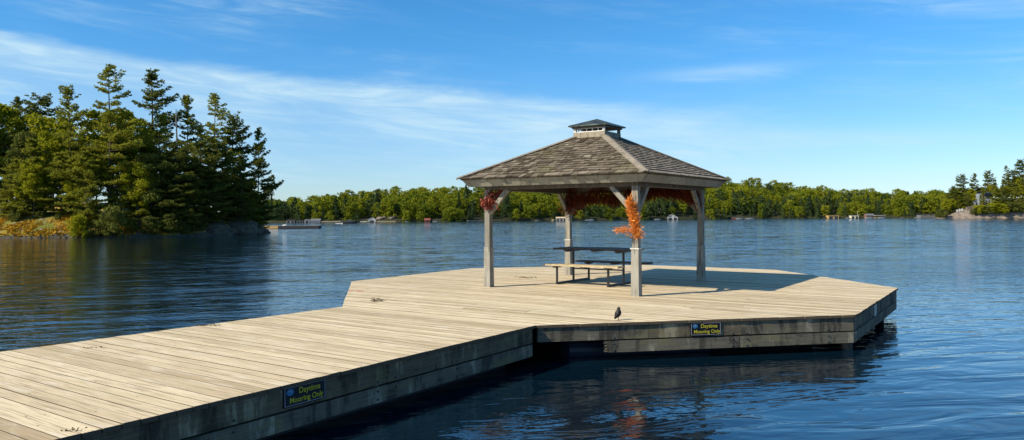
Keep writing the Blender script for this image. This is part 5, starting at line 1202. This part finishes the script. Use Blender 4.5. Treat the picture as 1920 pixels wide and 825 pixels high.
for u, L, lb in ((762, 1.1, 'tiny white boat left of the red roofed boathouse'), (816, 1.6, 'tiny white boat right of the red roofed boathouse'), (1006, 1.2, 'tiny white boat left of the grey blue cottage'), (1107, 2.4, 'white boat moored between the back and front posts'), (1101, 1.6, 'small pale boat behind the moored white one'),
                 (1232, 2.0, 'white boat moored left of the steep gabled boathouse'), (1386, 2.6, 'white boat moored at the low red shed'), (1405, 2.6, 'pale boat right of the low red shed'), (1590, 1.9, 'white boat left of the cream boathouse'), (1629, 3.2, 'long white boat in front of the red brown boathouse'),
                 (1653, 2.8, 'white boat under the pale canopy dock'), (1691, 1.1, 'small white boat alone right of the canopy dock'), (1719, 1.6, 'small white boat at the left end of the dark boathouse')): motorboat(lb, u, L, -2.6)
# docks at the waterline
for u0, u1, lb, mt in ((676, 690, 'low white dock left of the white gabled boathouse', 'white'), (706, 742, 'low tan dock along the rocky clearing', 'wood'), (876, 906, 'low pale dock behind the leftmost gazebo post', 'stone'), (603, 640, 'thin pale dock right of the wide grey boathouse', 'stone'), (1036, 1046, 'low orange brown dock left of the low white boathouse', 'wood'), (1393, 1412, 'thin pale dock right of the red shed', 'white'), (1756, 1772, 'tan landing right of the dark boathouse', 'wood')):
    x0_, Y = far_xy(u0, -1.5); x1_, Y1 = far_xy(u1, -1.5); bar('shore_dock', lb, 'dock', (x0_, Y, .22), (x1_, Y1, .22), 1.2, .16, BM[mt], 'docks along the far shore')
for k, (u, d_, r) in enumerate(((712, 3, .55), (722, 5, .6), (733, 4, .5), (741, 6, .6), (716, 8, .45), (728, 9, .5))):
    x, Y = far_xy(u, d_); boulder((x, Y, far_z(u, d_) + .2), r * 1.5, 40 + k, M['rock'], 'pale rock in the clearing right of the white gabled boathouse', 'rocks in the clearing on the far shore', (1.4, 1, .7))
# the floating dock off the wooded point
DY = gp(597, 428.5, 0).y; DY0 = gp(494, 430, 0).y
root = thing('swim_dock', 'long low dock off the wooded point, yellow at its near end and black beyond', 'dock', (rp(545, 412)[0] / FPX * DY, DY, 0))
def dx(u, Y): return rp(u, 412)[0] / FPX * Y
m_ = MB(); m_.box(((dx(494, DY) + dx(521, DY)) / 2, DY + 1, .25), ((dx(521, DY) - dx(494, DY)) / 2, 0, 0), (0, 1.0, 0), (0, 0, .21)); bevel(part('near_section', m_, BM['ochre'], root, label='yellow timber section'), .03)
m_ = MB(); m_.box(((dx(521.4, DY) + dx(597, DY)) / 2, DY + 1, .22), ((dx(597, DY) - dx(521.4, DY)) / 2, 0, 0), (0, 1.0, 0), (0, 0, .20)); bevel(part('far_section', m_, BM['dark'], root, label='black float section'), .03)
m_ = MB(); m_.box(((dx(521.4, DY) + dx(597, DY)) / 2, DY + 1, .445), ((dx(597, DY) - dx(521.4, DY)) / 2, 0, 0), (0, 1.03, 0), (0, 0, .022)); part('walking_surface', m_, BM['grey'], root)
root = thing('rowing_boat', 'small white boat lying upside down on the long low dock', 'boat', (dx(531, DY), DY + 1, .47)); m_ = MB()
X = dx(531, DY); rings = []
for s_, w, h in ((-.95, .35, .22), (-.5, .5, .34), (0, .55, .38), (.5, .42, .34), (1.0, .05, .12)): rings.append([Vector((X + s_ * .45, DY + 1 + w * .6 * math.cos(a_), .47 + h * .6 * math.sin(a_))) for a_ in [k * math.pi / 8 for k in range(9)]])
for A, B in zip(rings, rings[1:]):
    for k in range(8): m_.face([A[k], B[k], B[k + 1], A[k + 1]])
m_.face(rings[0]); m_.face(rings[-1]); part('hull', m_, BM['white'], root, smooth=False); m_ = MB(); m_.beam((X - .35, DY + 1, .70), (X + .3, DY + 1, .69), .04, .05); part('keel', m_, BM['grey'], root)
# the glass house on the headland
Yg = HY + 9.5; u0, u1 = 1836, 1863; A, B = at(u0, 386, Yg), at(u1, 386, Yg); zb = at(1850, 384, Yg).z; zt = at(1850, 363, Yg).z; w = B.x - A.x; cx = (A.x + B.x) / 2
root = thing('glass_house', 'modern glass fronted house with a dark blue flat roof on the headland', 'house', (cx, Yg, zb))
m_ = MB(); m_.box((cx, Yg + 2, (zb + zt) / 2 - .3), (w / 2, 0, 0), (0, 1.8, 0), (0, 0, (zt - zb) / 2 + .3)); part('wall', m_, BM['blue'], root)
m_ = MB(); m_.box((cx + .6, Yg + 1.6, zt + .16), (w / 2 * .86, 0, 0), (0, 2.6, 0), (0, 0, .16)); part('roof', m_, BM['navy'], root)
for k in range(5):
    for r_ in range(2):
        m_ = MB(); x = A.x + w * (k + .5) / 5; z = zb + (zt - zb) * (r_ + .5) / 2; m_.box((x, Yg + .17, z), (w * .075, 0, 0), (0, .03, 0), (0, 0, (zt - zb) * .19)); f = part('window', m_, BM['white'], root)
        m_ = MB(); m_.box((x, Yg + .12, z), (w * .06, 0, 0), (0, .02, 0), (0, 0, (zt - zb) * .16)); part('pane', m_, BM['glass'], f)
# a retaining wall below it and pale garden chairs on the rock
p0, p1 = at(1812, 389, HY + 5), at(1858, 381, HY + 7); bar('retaining_wall', 'low pink stone wall between the glass house and the bare rock', 'wall', (p0.x, p0.y, p0.z - .3), (p1.x, p1.y, p1.z - .3), .4, 1.0, M['rock'])
gc = None
for k, (u, lb) in enumerate(((1796, 'white garden chair on the headland rock, leftmost'), (1800.5, 'white garden chair on the headland rock, middle'), (1805, 'white garden chair on the headland rock, rightmost'))):
    Y = HY + 3.5; p_ = at(u, 392.5, Y)
    z0 = hz_(u, 3.5); 
    if gc is None:
        gc = thing('garden_chair', lb, 'chair', (p_.x, Y, z0), 'white garden chairs on the rock'); X = p_.x
        m_ = MB(); m_.box((X, Y, z0 + .4), (.3, 0, 0), (0, .3, 0), (0, 0, .03)); part('seat', m_, BM['white'], gc)
        m_ = MB(); m_.beam((X, Y + .28, z0 + .4), (X, Y + .5, z0 + 1.1), .6, .05, up=(0, 1, 0)); part('backrest', m_, BM['white'], gc)
        for sx_, sy_ in ((-1, -1), (1, -1), (-1, 1), (1, 1)): m_ = MB(); m_.box((X + sx_ * .28, Y + sy_ * .27, z0 + .27), (.03, 0, 0), (0, .04, 0), (0, 0, .27)); part('leg', m_, BM['white'], gc)
    else:
        c = copy_tree(gc); c.location = (p_.x, Y, z0); c['label'] = lb
print('trees', len(cand), 'faces', len(me.polygons))
